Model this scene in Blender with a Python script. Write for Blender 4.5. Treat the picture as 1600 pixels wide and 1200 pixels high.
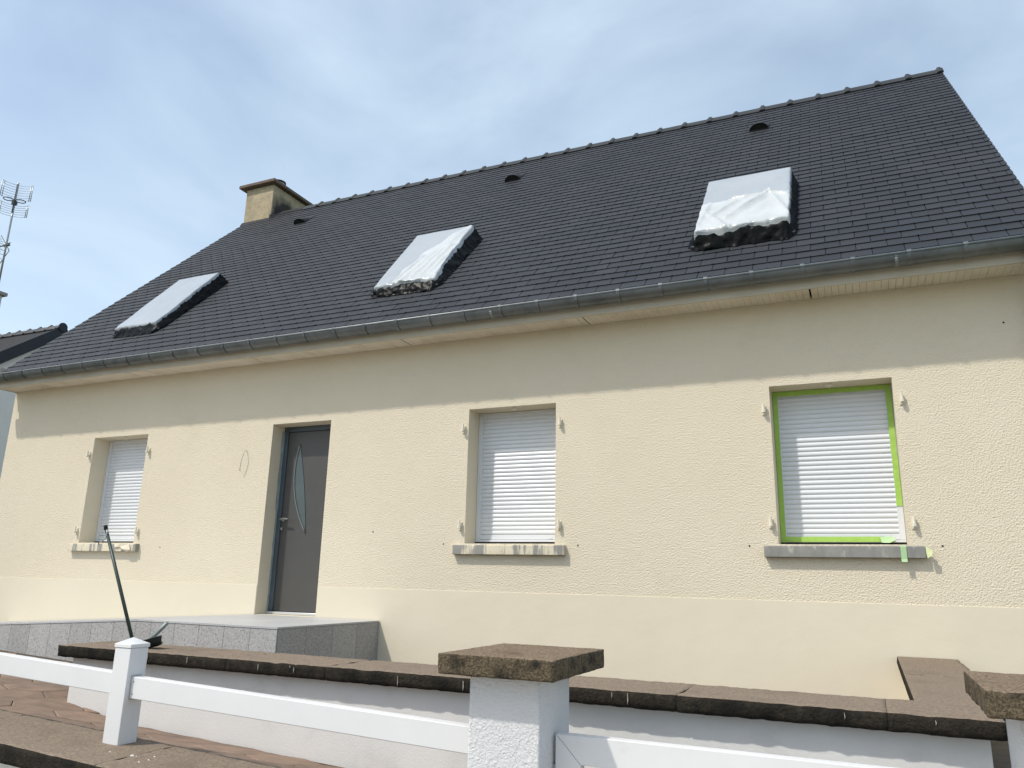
import bpy, bmesh, math, random
from math import radians, sin, cos, pi, sqrt
from mathutils import Vector, Matrix, noise

random.seed(7)
S = bpy.context.scene
for o in list(bpy.data.objects):
    bpy.data.objects.remove(o)
COL = S.collection

# ------------------------------------------------------------------ camera
PITCH, YAW, ROLL = -0.248372, 0.428520, 0.0228945
CAM = Vector((0.0, -7.1, 0.445))
def _m(r): return Matrix(r)
_B = _m(((1, 0, 0), (0, 0, -1), (0, 1, 0)))
_Ry = _m(((cos(YAW), 0, sin(YAW)), (0, 1, 0), (-sin(YAW), 0, cos(YAW))))
_Rx = _m(((1, 0, 0), (0, cos(PITCH), -sin(PITCH)), (0, sin(PITCH), cos(PITCH))))
_Rz = _m(((cos(ROLL), -sin(ROLL), 0), (sin(ROLL), cos(ROLL), 0), (0, 0, 1)))
WC = _Rz @ _Rx @ _Ry @ _B                      # world -> camera (x right, y down, z forward)
cam_d = bpy.data.cameras.new('camera')
cam_d.sensor_width = 36.0
cam_d.lens = 1204.35 / 1600 * 36.0
cam_d.clip_end = 6000
cam_d.clip_start = 0.05
cam = bpy.data.objects.new('camera', cam_d)
COL.objects.link(cam)
rx, ry, rz = WC[0], WC[1], WC[2]
cam.matrix_world = Matrix(((rx[0], -ry[0], -rz[0], CAM[0]), (rx[1], -ry[1], -rz[1], CAM[1]),
                           (rx[2], -ry[2], -rz[2], CAM[2]), (0, 0, 0, 1)))
S.camera = cam

# ------------------------------------------------------------------ light
SUN = Vector((-0.75, -1.0, 1.69)).normalized()   # towards the sun
EXPOSURE = 0.35
world = bpy.data.worlds.new('World')
S.world = world
world.use_nodes = True
wn = world.node_tree
wn.nodes.clear()
w_out = wn.nodes.new('ShaderNodeOutputWorld')
w_bg = wn.nodes.new('ShaderNodeBackground')
w_bg.inputs['Strength'].default_value = 0.15
sky = wn.nodes.new('ShaderNodeTexSky')
sky.sky_type = 'NISHITA'
sky.sun_disc = False
sky.sun_elevation = math.asin(SUN.z)
sky.sun_rotation = math.atan2(SUN.x, SUN.y)
sky.air_density = 1.0
sky.dust_density = 2.2
sky.ozone_density = 1.0
tc = wn.nodes.new('ShaderNodeTexCoord')
mp = wn.nodes.new('ShaderNodeMapping')
mp.inputs['Scale'].default_value = (1.0, 1.0, 1.7)
mp.inputs['Rotation'].default_value = (0.2, 0.35, 0.5)
cn = wn.nodes.new('ShaderNodeTexNoise')
cn.inputs['Scale'].default_value = 2.3
cn.inputs['Detail'].default_value = 7
cn.inputs['Roughness'].default_value = 0.52
cn.inputs['Distortion'].default_value = 0.35
cr = wn.nodes.new('ShaderNodeValToRGB')
cr.color_ramp.elements[0].position = 0.30
cr.color_ramp.elements[0].color = (0.22, 0.22, 0.22, 1)
cr.color_ramp.elements[1].position = 0.74
cr.color_ramp.elements[1].color = (0.80, 0.80, 0.80, 1)
cmix = wn.nodes.new('ShaderNodeMixRGB')
cmix.inputs['Color2'].default_value = (4.5, 5.45, 6.1, 1)   # thin high cloud
wl = wn.links.new
wl(tc.outputs['Generated'], mp.inputs['Vector'])
wl(mp.outputs['Vector'], cn.inputs['Vector'])
wl(cn.outputs['Fac'], cr.inputs['Fac'])
wl(cr.outputs['Color'], cmix.inputs['Fac'])
wl(sky.outputs['Color'], cmix.inputs['Color1'])
wl(cmix.outputs['Color'], w_bg.inputs['Color'])
wl(w_bg.outputs['Background'], w_out.inputs['Surface'])

sun_d = bpy.data.lights.new('sun', 'SUN')
sun_d.energy = 2.5
sun_d.angle = radians(1.5)
sun_d.color = (1.0, 0.95, 0.87)
sun = bpy.data.objects.new('sun', sun_d)
COL.objects.link(sun)
sun.rotation_euler = (-SUN).to_track_quat('-Z', 'Y').to_euler()
sun.location = (-6, -12, 16)

S.view_settings.view_transform = 'Standard'
S.view_settings.look = 'None'
S.view_settings.gamma = 1.0
S.view_settings.exposure = EXPOSURE
S.view_settings.use_curve_mapping = False
S.render.engine = 'CYCLES'

# ------------------------------------------------------------------ helpers
MATS = {}
def mat(name, c1, c2=None, scale=3.0, rough=0.8, spec=0.3, metallic=0.0, bump=None, c3=None, s3=0.7,
        r3=(0.55, 0.75), detail=6, rand=0.0, island=0.0, stretch=(1, 1, 1), coat=0.0, rvar=0.0, trans=0.0,
        bump2=None, r12=(0.3, 0.7)):
    """noise mix of c1/c2 in world space, optional stain c3, optional bump (scale, strength, distance)"""
    m = bpy.data.materials.new(name)
    m.use_nodes = True
    nt = m.node_tree
    N, L = nt.nodes, nt.links.new
    b = N['Principled BSDF']
    b.inputs['Roughness'].default_value = rough
    b.inputs['Specular IOR Level'].default_value = spec
    b.inputs['Metallic'].default_value = metallic
    if coat: b.inputs['Coat Weight'].default_value = coat
    if trans: b.inputs['Transmission Weight'].default_value = trans
    geo = N.new('ShaderNodeNewGeometry')
    mpn = N.new('ShaderNodeMapping')
    mpn.inputs['Scale'].default_value = stretch
    L(geo.outputs['Position'], mpn.inputs['Vector'])
    vec = mpn.outputs['Vector']
    c2 = c2 or c1
    n1 = N.new('ShaderNodeTexNoise')
    n1.inputs['Scale'].default_value = scale
    n1.inputs['Detail'].default_value = detail
    n1.inputs['Roughness'].default_value = 0.6
    L(vec, n1.inputs['Vector'])
    r = N.new('ShaderNodeMapRange')
    r.inputs['From Min'].default_value, r.inputs['From Max'].default_value = r12
    L(n1.outputs['Fac'], r.inputs['Value'])
    mx = N.new('ShaderNodeMixRGB')
    mx.inputs['Color1'].default_value = (*c1, 1)
    mx.inputs['Color2'].default_value = (*c2, 1)
    L(r.outputs['Result'], mx.inputs['Fac'])
    colr = mx.outputs['Color']
    if c3:
        n3 = N.new('ShaderNodeTexNoise')
        n3.inputs['Scale'].default_value = s3
        n3.inputs['Detail'].default_value = 8
        n3.inputs['Roughness'].default_value = 0.65
        L(vec, n3.inputs['Vector'])
        r3n = N.new('ShaderNodeMapRange')
        r3n.inputs['From Min'].default_value, r3n.inputs['From Max'].default_value = r3
        L(n3.outputs['Fac'], r3n.inputs['Value'])
        mx3 = N.new('ShaderNodeMixRGB')
        L(r3n.outputs['Result'], mx3.inputs['Fac'])
        L(colr, mx3.inputs['Color1'])
        mx3.inputs['Color2'].default_value = (*c3, 1)
        colr = mx3.outputs['Color']
    if rand or island:
        if island:
            src = geo.outputs['Random Per Island']; amt = island
        else:
            oi = N.new('ShaderNodeObjectInfo'); src = oi.outputs['Random']; amt = rand
        rr = N.new('ShaderNodeMapRange')
        rr.inputs['To Min'].default_value, rr.inputs['To Max'].default_value = 1 - amt, 1 + amt
        L(src, rr.inputs['Value'])
        hs = N.new('ShaderNodeHueSaturation')
        L(rr.outputs['Result'], hs.inputs['Value'])
        L(colr, hs.inputs['Color'])
        colr = hs.outputs['Color']
    L(colr, b.inputs['Base Color'])
    if rvar:
        rv = N.new('ShaderNodeMapRange')
        rv.inputs['To Min'].default_value, rv.inputs['To Max'].default_value = rough - rvar, rough + rvar
        L(n1.outputs['Fac'], rv.inputs['Value'])
        L(rv.outputs['Result'], b.inputs['Roughness'])
    prev = None
    for bb in (bump, bump2):
        if not bb: continue
        nb = N.new('ShaderNodeTexNoise')
        nb.inputs['Scale'].default_value = bb[0]
        nb.inputs['Detail'].default_value = bb[3] if len(bb) > 3 else 3
        nb.inputs['Distortion'].default_value = bb[4] if len(bb) > 4 else 0.0
        L(vec, nb.inputs['Vector'])
        bn = N.new('ShaderNodeBump')
        bn.inputs['Strength'].default_value = bb[1]
        bn.inputs['Distance'].default_value = bb[2]
        L(nb.outputs['Fac'], bn.inputs['Height'])
        if prev: L(prev, bn.inputs['Normal'])
        prev = bn.outputs['Normal']
    if prev: L(prev, b.inputs['Normal'])
    MATS[name] = m
    return m

def link(o, parent=None):
    COL.objects.link(o)
    if parent is not None: o.parent = parent
    return o

def mesh(name, verts, faces, ms=(), smooth=False, fm=None):
    me = bpy.data.meshes.new(name)
    me.from_pydata([tuple(v) for v in verts], [], faces)
    for m in (ms if isinstance(ms, (list, tuple)) else (ms,)): me.materials.append(m)
    if fm:
        for p, i in zip(me.polygons, fm): p.material_index = i
    if smooth:
        for p in me.polygons: p.use_smooth = True
    me.update()
    return me

def obj(name, me, parent=None, loc=(0, 0, 0), rot=(0, 0, 0)):
    o = bpy.data.objects.new(name, me)
    o.location = loc
    o.rotation_euler = rot
    return link(o, parent)

class MB:
    """collects shapes into ONE mesh"""
    def __init__(s): s.v, s.f, s.m = [], [], []
    def add(s, vs, fs, mi=0):
        k = len(s.v)
        s.v += [tuple(v) for v in vs]
        s.f += [tuple(i + k for i in f) for f in fs]
        s.m += [mi] * len(fs)
    def hexa(s, b, t, mi=0):                     # b,t : 4 bottom / 4 top points, counter-clockwise
        s.add(list(b) + list(t), [(3, 2, 1, 0), (4, 5, 6, 7), (0, 1, 5, 4), (1, 2, 6, 5), (2, 3, 7, 6), (3, 0, 4, 7)], mi)
    def box(s, x0, x1, y0, y1, z0, z1, mi=0):
        s.hexa([(x0, y0, z0), (x1, y0, z0), (x1, y1, z0), (x0, y1, z0)],
               [(x0, y0, z1), (x1, y0, z1), (x1, y1, z1), (x0, y1, z1)], mi)
    def prism(s, poly, axis, a, b, mi=0):        # poly: 2D points; axis 'x','y','z'
        def P(p, t):
            return {'x': (t, p[0], p[1]), 'y': (p[0], t, p[1]), 'z': (p[0], p[1], t)}[axis]
        n = len(poly)
        vs = [P(p, a) for p in poly] + [P(p, b) for p in poly]
        fs = [tuple(range(n)), tuple(range(2 * n - 1, n - 1, -1))]
        fs += [(i, (i + 1) % n, n + (i + 1) % n, n + i)[::-1] for i in range(n)]
        s.add(vs, fs, mi)
    def tube(s, pts, r, n=8, mi=0, caps=True):
        pts = [Vector(p) for p in pts]
        rs = r if isinstance(r, (list, tuple)) else [r] * len(pts)
        vs = []
        up = None
        for i, p in enumerate(pts):
            t = (pts[min(i + 1, len(pts) - 1)] - pts[max(i - 1, 0)]).normalized()
            if up is None:
                up = Vector((0, 0, 1)) if abs(t.z) < 0.9 else Vector((1, 0, 0))
            u = (up - t * up.dot(t)).normalized()
            w = t.cross(u)
            up = u
            for k in range(n):
                a = 2 * pi * k / n
                vs.append(p + (u * cos(a) + w * sin(a)) * rs[i])
        fs = []
        for i in range(len(pts) - 1):
            for k in range(n):
                fs.append((i * n + k, i * n + (k + 1) % n, (i + 1) * n + (k + 1) % n, (i + 1) * n + k))
        if caps:
            fs.append(tuple(range(n - 1, -1, -1)))
            fs.append(tuple((len(pts) - 1) * n + k for k in range(n)))
        s.add(vs, fs, mi)
    def me(s, name, ms, smooth=False):
        me = mesh(name, s.v, s.f, ms, smooth, s.m)
        bm = bmesh.new(); bm.from_mesh(me)
        bmesh.ops.recalc_face_normals(bm, faces=bm.faces)
        bm.to_mesh(me); bm.free()
        return me
    def build(s, name, ms, parent=None, smooth=False, bevel=0, loc=(0, 0, 0), rot=(0, 0, 0), seg=2):
        o = obj(name, s.me(name, ms, smooth), parent, loc, rot)
        if bevel:
            m = o.modifiers.new('bevel', 'BEVEL'); m.width = bevel; m.segments = seg
            m.limit_method = 'ANGLE'; m.angle_limit = radians(40)
            for p in o.data.polygons: p.use_smooth = True
            try: o.data.set_sharp_from_angle(angle=radians(50))
            except Exception: pass
        return o

def rough_slab(name, x0, x1, y0, y1, zf, th, ms, parent, step=0.02, amp=0.004, seed=0, rnd=0.012, chip=0.01, side_mi=1, ex=0.12):
    """a stone/concrete slab with an uneven surface and worn arrises; zf(x,y) gives its top"""
    nx, ny, nz = max(2, int((x1 - x0) / step)), max(2, int((y1 - y0) / step)), max(2, int(th / step))
    bm = bmesh.new()
    idx = {}
    def V(i, j, k):
        if (i, j, k) in idx: return idx[(i, j, k)]
        x, y, z = x0 + (x1 - x0) * i / nx, y0 + (y1 - y0) * j / ny, -th + th * k / nz
        # rounded, chipped edges
        p = Vector((x, y, z)); c = Vector((min(max(x, x0 + rnd * ex), x1 - rnd * ex), min(max(y, y0 + rnd), y1 - rnd), min(max(z, -th + rnd), -rnd)))
        d = p - c
        ne = sum(abs(q) > 1e-6 for q in d)
        if d.length > 1e-9:
            p = c + d.normalized() * rnd
        q = Vector((x * 9, y * 9, z * 9 + seed * 3.1))
        nn = d.normalized() if d.length > 1e-9 else Vector((0, 0, 0))
        a = noise.noise(q * 2.2) * amp + noise.noise(q * 5.7) * amp * 0.6
        if ne >= 2:
            a -= max(0, noise.noise(q * 1.3 + Vector((5, 1, 2))) - 0.12) * chip * 2.2
        p = p + nn * a
        p.z += zf(x, y)
        idx[(i, j, k)] = bm.verts.new(p)
        return idx[(i, j, k)]
    def F(a, b, c, d, mi):
        f = bm.faces.new((a, b, c, d)); f.material_index = mi; f.smooth = True
    for i in range(nx):
        for j in range(ny):
            F(V(i, j, nz), V(i + 1, j, nz), V(i + 1, j + 1, nz), V(i, j + 1, nz), 0)
            F(V(i, j, 0), V(i, j + 1, 0), V(i + 1, j + 1, 0), V(i + 1, j, 0), side_mi)
    for i in range(nx):
        for k in range(nz):
            F(V(i, 0, k), V(i + 1, 0, k), V(i + 1, 0, k + 1), V(i, 0, k + 1), side_mi)
            F(V(i, ny, k), V(i, ny, k + 1), V(i + 1, ny, k + 1), V(i + 1, ny, k), side_mi)
    for j in range(ny):
        for k in range(nz):
            F(V(0, j, k), V(0, j, k + 1), V(0, j + 1, k + 1), V(0, j + 1, k), side_mi)
            F(V(nx, j, k), V(nx, j + 1, k), V(nx, j + 1, k + 1), V(nx, j, k + 1), side_mi)
    me = bpy.data.meshes.new(name)
    bm.to_mesh(me); bm.free()
    for m in ms: me.materials.append(m)
    return obj(name, me, parent)

def empty(name, loc, label, cat, group=None):
    o = bpy.data.objects.new(name, None)
    o.location = loc
    o.empty_display_size = 0.2
    link(o)
    o['label'] = label; o['category'] = cat
    if group: o['group'] = group
    return o

def tag(o, label, cat, group=None):
    o['label'] = label; o['category'] = cat
    if group: o['group'] = group
    return o

def struct(o):
    o['kind'] = 'structure'
    return o

def project(p):
    q = WC @ (Vector(p) - CAM)
    return 800 + 1204.35 * q[0] / q[2], 600 + 1204.35 * q[1] / q[2], q[2]

# ------------------------------------------------------------------ materials
CREPI = mat('render_cream', (0.715, 0.635, 0.492), (0.685, 0.603, 0.463), 0.9, 0.9, 0.15,
            c3=(0.64, 0.575, 0.43), s3=1.6, r3=(0.56, 0.86), bump=(74, 0.9, 0.0095, 2, 0.3), bump2=(13, 0.2, 0.012))
CREAM = mat('smooth_cream_paint', (0.70, 0.63, 0.49), (0.675, 0.603, 0.465), 1.3, 0.75, 0.25,
            c3=(0.65, 0.59, 0.45), s3=3.0, r3=(0.58, 0.9), bump=(5, 0.18, 0.02, 6), bump2=(60, 0.1, 0.003))
SLATE = mat('fibre_slate', (0.0215, 0.0245, 0.0305), (0.032, 0.034, 0.0405), 1.4, 0.6, 0.26, rand=0.13,
            bump=(60, 0.15, 0.003), rvar=0.08, detail=4)
SLATE_FAR = mat('fibre_slate_far', (0.0215, 0.0245, 0.0305), (0.032, 0.034, 0.0405), 1.4, 0.6, 0.26, island=0.13,
                bump=(60, 0.15, 0.003), rvar=0.08, detail=4)
DECK = mat('roof_underlay', (0.012, 0.012, 0.014), rough=0.9)
RIDGE = mat('ridge_clay_black', (0.018, 0.020, 0.021), (0.030, 0.032, 0.033), 6, 0.55, 0.25, bump=(40, 0.2, 0.004))
ZINC = mat('zinc', (0.135, 0.15, 0.155), (0.21, 0.225, 0.23), 3.5, 0.48, 0.5, metallic=0.7, c3=(0.085, 0.10, 0.105), s3=6,
           r3=(0.5, 0.8), rvar=0.12, bump=(8, 0.12, 0.01))
ZINC_L = mat('zinc_bead', (0.30, 0.315, 0.32), (0.22, 0.235, 0.24), 8, 0.5, 0.5, metallic=0.6)
SOFFIT = mat('soffit_pvc', (0.80, 0.74, 0.63), (0.74, 0.67, 0.55), 2.0, 0.55, 0.3, c3=(0.52, 0.43, 0.30), s3=2.6, r3=(0.5, 0.85), rand=0.03)
FASCIA = mat('fascia_board', (0.56, 0.51, 0.42), (0.48, 0.43, 0.34), 2.5, 0.55, 0.3)
DARK = mat('dark_gap', (0.012, 0.012, 0.012), rough=0.9)
PVC = mat('white_pvc', (0.68, 0.695, 0.715), (0.65, 0.665, 0.685), 2.0, 0.38, 0.45)
TAPE = mat('green_masking_tape', (0.37, 0.58, 0.12), (0.31, 0.50, 0.09), 18, 0.55, 0.3, bump=(50, 0.3, 0.003))
TAPE_P = mat('pale_green_tape', (0.42, 0.60, 0.33), (0.36, 0.54, 0.28), 18, 0.55, 0.3)
DOOR = mat('anthracite_door', (0.068, 0.065, 0.061), (0.079, 0.076, 0.071), 2.0, 0.42, 0.4, bump=(180, 0.06, 0.001))
DFRAME = mat('door_frame_blue_grey', (0.075, 0.10, 0.115), (0.055, 0.072, 0.085), 4.0, 0.4, 0.4)
STEEL = mat('brushed_steel', (0.45, 0.46, 0.46), rough=0.3, metallic=0.9)
DGLASS = mat('frosted_door_glass', (0.025, 0.040, 0.042), (0.042, 0.066, 0.067), 3, 0.15, 0.6, coat=0.4)
SILLC = mat('sill_cream_over_concrete', (0.66, 0.59, 0.44), (0.60, 0.54, 0.41), 4, 0.8, 0.2, c3=(0.27, 0.26, 0.235), s3=9,
            r3=(0.48, 0.56), stretch=(1, 1, 0.16), bump=(30, 0.3, 0.006))
SILLG = mat('sill_concrete', (0.30, 0.29, 0.265), (0.22, 0.215, 0.20), 12, 0.85, 0.2, c3=(0.48, 0.45, 0.38), s3=16,
            r3=(0.56, 0.72), stretch=(1, 1, 0.4), bump=(60, 0.4, 0.006))
IRON = mat('painted_pintle', (0.78, 0.73, 0.60), (0.70, 0.65, 0.53), 30, 0.6, 0.3)
COPT = mat('coping_brown_concrete', (0.255, 0.20, 0.148), (0.175, 0.138, 0.104), 70, 0.92, 0.15, c3=(0.15, 0.12, 0.093), s3=3.2,
           r3=(0.52, 0.80), r12=(0.40, 0.60), bump=(150, 0.7, 0.004, 4), detail=8)
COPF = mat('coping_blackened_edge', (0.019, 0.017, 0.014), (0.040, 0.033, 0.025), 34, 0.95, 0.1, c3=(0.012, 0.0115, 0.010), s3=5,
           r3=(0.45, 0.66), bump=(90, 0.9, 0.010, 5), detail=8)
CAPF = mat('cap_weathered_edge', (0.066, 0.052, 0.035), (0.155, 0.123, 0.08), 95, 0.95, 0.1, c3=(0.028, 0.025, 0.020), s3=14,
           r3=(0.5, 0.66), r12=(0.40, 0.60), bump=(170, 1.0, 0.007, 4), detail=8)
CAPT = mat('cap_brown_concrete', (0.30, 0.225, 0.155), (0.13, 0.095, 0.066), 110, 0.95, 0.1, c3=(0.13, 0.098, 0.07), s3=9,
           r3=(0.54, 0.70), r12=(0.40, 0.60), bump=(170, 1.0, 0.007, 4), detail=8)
LIME = mat('lime_streak', (0.36, 0.35, 0.31), (0.2, 0.18, 0.15), 40, 0.9, 0.1)
WHITE_W = mat('white_masonry_paint', (0.68, 0.67, 0.65), (0.63, 0.62, 0.60), 3.0, 0.85, 0.2, c3=(0.54, 0.525, 0.495), s3=3, r3=(0.55, 0.85),
              bump=(110, 0.35, 0.004, 3))
ROUGHCAST = mat('white_roughcast', (0.65, 0.65, 0.655), (0.60, 0.60, 0.605), 5.0, 0.85, 0.2, bump=(105, 0.9, 0.008, 3, 0.6), bump2=(40, 0.5, 0.008))
FENCE = mat('white_fence_pvc', (0.69, 0.69, 0.69), (0.66, 0.66, 0.66), 5.0, 0.4, 0.4, c3=(0.58, 0.575, 0.555), s3=9, r3=(0.6, 0.85))
GRAN = mat('granite_tile', (0.27, 0.265, 0.258), (0.46, 0.452, 0.44), 75, 0.55, 0.35, rand=0.10, detail=3, c3=(0.19, 0.187, 0.182), s3=60, r3=(0.55, 0.62))
GRANT = mat('granite_tile_top', (0.40, 0.40, 0.40), (0.48, 0.48, 0.475), 60, 0.5, 0.35, rand=0.05)
GROUT = mat('grout', (0.17, 0.165, 0.16), rough=0.9)
PAVER = mat('brown_paver', (0.265, 0.185, 0.135), (0.195, 0.14, 0.104), 8, 0.85, 0.2, c3=(0.14, 0.11, 0.088), s3=2.0, r3=(0.5, 0.75), rand=0.14,
            bump=(70, 0.5, 0.005, 4))
BED = mat('paver_bedding', (0.075, 0.058, 0.043), (0.11, 0.085, 0.06), 12, 0.95, 0.1, bump=(60, 0.6, 0.01))
SOIL = mat('garden_soil', (0.16, 0.13, 0.10), (0.11, 0.09, 0.07), 6, 0.95, 0.1, bump=(20, 0.6, 0.02))
ASPH = mat('asphalt', (0.15, 0.148, 0.142), (0.19, 0.186, 0.178), 30, 0.9, 0.2, bump=(150, 0.6, 0.006))
PAVE = mat('pavement_concrete', (0.48, 0.43, 0.365), (0.41, 0.365, 0.31), 10, 0.9, 0.2, bump=(80, 0.4, 0.005))
GREEN = mat('grass_ground', (0.07, 0.10, 0.035), (0.11, 0.12, 0.05), 0.2, 0.95, 0.1)
NWALL = mat('neighbour_render', (0.66, 0.67, 0.68), (0.62, 0.63, 0.64), 1.0, 0.9, 0.15, bump=(30, 0.3, 0.01))
NSLATE = mat('neighbour_slate', (0.036, 0.037, 0.040), (0.056, 0.055, 0.055), 14, 0.9, 0.1, bump=(14, 0.3, 0.01))
NBOARD = mat('neighbour_bargeboard', (0.016, 0.019, 0.028), (0.022, 0.026, 0.036), 6, 0.55, 0.3)
ALU = mat('antenna_aluminium', (0.36, 0.37, 0.37), rough=0.4, metallic=0.7)
ALUD = mat('antenna_dark', (0.09, 0.095, 0.095), rough=0.5, metallic=0.3)
PLASTIC = mat('grey_plastic_sheet', (0.375, 0.40, 0.425), (0.33, 0.355, 0.38), 2.5, 0.24, 0.5, bump=(7, 0.30, 0.012, 5))
PLASTIC_W = mat('white_plastic_film', (0.55, 0.57, 0.57), (0.47, 0.49, 0.49), 5, 0.17, 0.5, bump=(10, 0.55, 0.018, 5, 0.4))
PLASTIC_B = mat('black_plastic_and_shadow', (0.004, 0.0045, 0.005), (0.007, 0.008, 0.008), 8, 0.30, 0.07, bump=(30, 0.6, 0.008))
LEAD = mat('flashing_dark', (0.035, 0.037, 0.042), (0.055, 0.057, 0.06), 8, 0.5, 0.4)
POLE_G = mat('green_pole', (0.020, 0.045, 0.038), (0.035, 0.05, 0.04), 6, 0.4, 0.4)
PANM = mat('galvanised_pan', (0.27, 0.31, 0.30), (0.20, 0.23, 0.225), 14, 0.45, 0.5, metallic=0.3)
TERRA = mat('chimney_pot_clay', (0.60, 0.58, 0.54), (0.5, 0.47, 0.42), 10, 0.8, 0.2)
CHCAP = mat('chimney_cap_concrete', (0.20, 0.145, 0.115), (0.14, 0.11, 0.092), 7, 0.9, 0.15, c3=(0.09, 0.08, 0.07), s3=4, bump=(60, 0.4, 0.008))

# chimney render: ochre cement with a soot stain low on its right-hand side
CHIM = mat('chimney_render', (0.49, 0.41, 0.275), (0.37, 0.305, 0.20), 3.5, 0.92, 0.15, c3=(0.28, 0.24, 0.175), s3=6, r3=(0.45, 0.75), bump=(35, 0.5, 0.012))
def soot():
    nt = CHIM.node_tree; N, L = nt.nodes, nt.links.new
    b = N['Principled BSDF']
    src = b.inputs['Base Color'].links[0].from_socket
    g = N.new('ShaderNodeNewGeometry')
    d = N.new('ShaderNodeVectorMath'); d.operation = 'DISTANCE'
    nz = N.new('ShaderNodeTexNoise'); nz.inputs['Scale'].default_value = 5
    ad = N.new('ShaderNodeVectorMath'); ad.operation = 'MULTIPLY_ADD'
    L(nz.outputs['Color'], ad.inputs[0]); ad.inputs[1].default_value = (0.3, 0.3, 0.3); L(g.outputs['Position'], ad.inputs[2])
    L(ad.outputs[0], d.inputs[0]); d.inputs[1].default_value = (-10.5, 4.62, 7.98)
    r = N.new('ShaderNodeMapRange')
    r.inputs['From Min'].default_value, r.inputs['From Max'].default_value = 0.24, 0.42
    r.inputs['To Min'].default_value, r.inputs['To Max'].default_value = 0.93, 0.0
    L(d.outputs['Value'], r.inputs['Value'])
    mx = N.new('ShaderNodeMixRGB'); mx.inputs['Color2'].default_value = (0.025, 0.026, 0.028, 1)
    L(r.outputs['Result'], mx.inputs['Fac']); L(src, mx.inputs['Color1']); L(mx.outputs['Color'], b.inputs['Base Color'])
soot()

# ------------------------------------------------------------------ setting: ground
XL, XR = -11.33, 1.50                      # house ends
def gz(x, y):                              # forecourt between street and house: falls to the right and to the house
    dip = min(max((x + 5.45) / 1.0, 0.0), 1.0) * min(max((y + 3.83) / 0.6, 0.0), 1.0)
    return -0.40 - 0.041 * (x + 4.2) - 0.054 * (y + 4.3) - 0.082 * dip
m = MB(); m.box(-900, 900, -900, 900, -2.4, -1.22)
struct(m.build('ground', GREEN))
m = MB(); m.box(-160, 160, -16, -7.9, -1.218, -1.20)
struct(m.build('road', ASPH))
m = MB(); m.box(-160, 160, -7.9, -7.75, -1.218, -1.07)
struct(m.build('kerb', PAVE, bevel=0.01))
m = MB(); m.box(-160, 160, -7.75, -4.25, -1.218, -1.075)
struct(m.build('pavement', PAVE))
# forecourt sheet (bedding under the pavers)
def sheet(name, x0, x1, y0, y1, zf, ms, th=0.6):
    m = MB()
    P = [(x0, y0), (x1, y0), (x1, y1), (x0, y1)]
    m.hexa([(x, y, -1.216) for x, y in P], [(x, y, zf(x, y)) for x, y in P])
    return struct(m.build(name, ms))
gxs = [-15.5, -12, -9, -7, -6, -5.6] + [-5.5 + 0.1 * i for i in range(12)] + [-4.0, -3.0, -1.75]
gys = [-3.86, -3.83, -3.7, -3.6, -3.5, -3.4, -3.3, -3.2, -3.1, -2.5, -1.5, 0.3]
pv = [(x, y, gz(x, y) - 0.005) for y in gys for x in gxs]
nx_ = len(gxs)
paving = struct(obj('forecourt_paving', mesh('forecourt_paving', pv, [(j * nx_ + i, j * nx_ + i + 1, (j + 1) * nx_ + i + 1, (j + 1) * nx_ + i) for j in range(len(gys) - 1) for i in range(nx_ - 1)], BED)))
sheet('planting_bed', -1.75, 1.6, -2.9, -0.02, lambda x, y: -0.55, SOIL)
sheet('gate_path', -1.74, 1.6, -4.24, -2.92, lambda x, y: -1.0, PAVE)
# irregular hexagonal pavers
R = 0.235
rowi = 0
y = -3.66
while y < -1.35:
    k = 0
    x = -10.6 + (R * 0.866 if rowi % 2 else 0)
    while x < -1.95:
        if y < -1.6 and not (x > -4.70 and y > -3.12):
            pts = []
            for q in range(6):
                a = pi / 6 + q * pi / 3
                px, py = x + R * cos(a), y + R * sin(a)
                jx = noise.noise(Vector((px * 3.3, py * 3.3, 1.0))) * 0.06
                jy = noise.noise(Vector((px * 3.3, py * 3.3, 9.0))) * 0.06
                px, py = px + jx, py + jy
                px, py = x + (px - x) * 0.985, y + (py - y) * 0.985
                pts.append((px, max(min(py, -1.585 if x < -4.70 else -3.145), -3.832)))
            dz = random.uniform(-0.002, 0.003)
            cx, cy = x, y
            c0 = Vector((cx, cy, gz(cx, cy)))
            bot = [(px - cx, py - cy, gz(px, py) - 0.035 - c0.z) for px, py in pts]
            top = [(px - cx, py - cy, gz(px, py) + dz - c0.z) for px, py in pts]
            inn = [(p[0] * 0.95, p[1] * 0.95, p[2] + 0.003) for p in top]
            fs = [tuple(range(12, 18))]
            for q in range(6):
                r_ = (q + 1) % 6
                fs += [(q, r_, 6 + r_, 6 + q), (6 + q, 6 + r_, 12 + r_, 12 + q)]
            obj('paver', mesh('paver', bot + top + inn, fs, PAVER), paving, tuple(c0))
        x += R * 1.732
    y += R * 1.5
    rowi += 1

# ------------------------------------------------------------------ the house
house = empty('house', (-4.9, 4.3, -0.6),
              'cream rendered bungalow with steep new dark slate roof, shutters closed', 'house')
HO = Vector(house.location)
def hp(p): return tuple(Vector(p) - HO)      # world -> house-local
def H(mb, name, ms, **k):                    # a part of the house
    return mb.build(name, ms, house, loc=tuple(-HO), **k)

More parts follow.
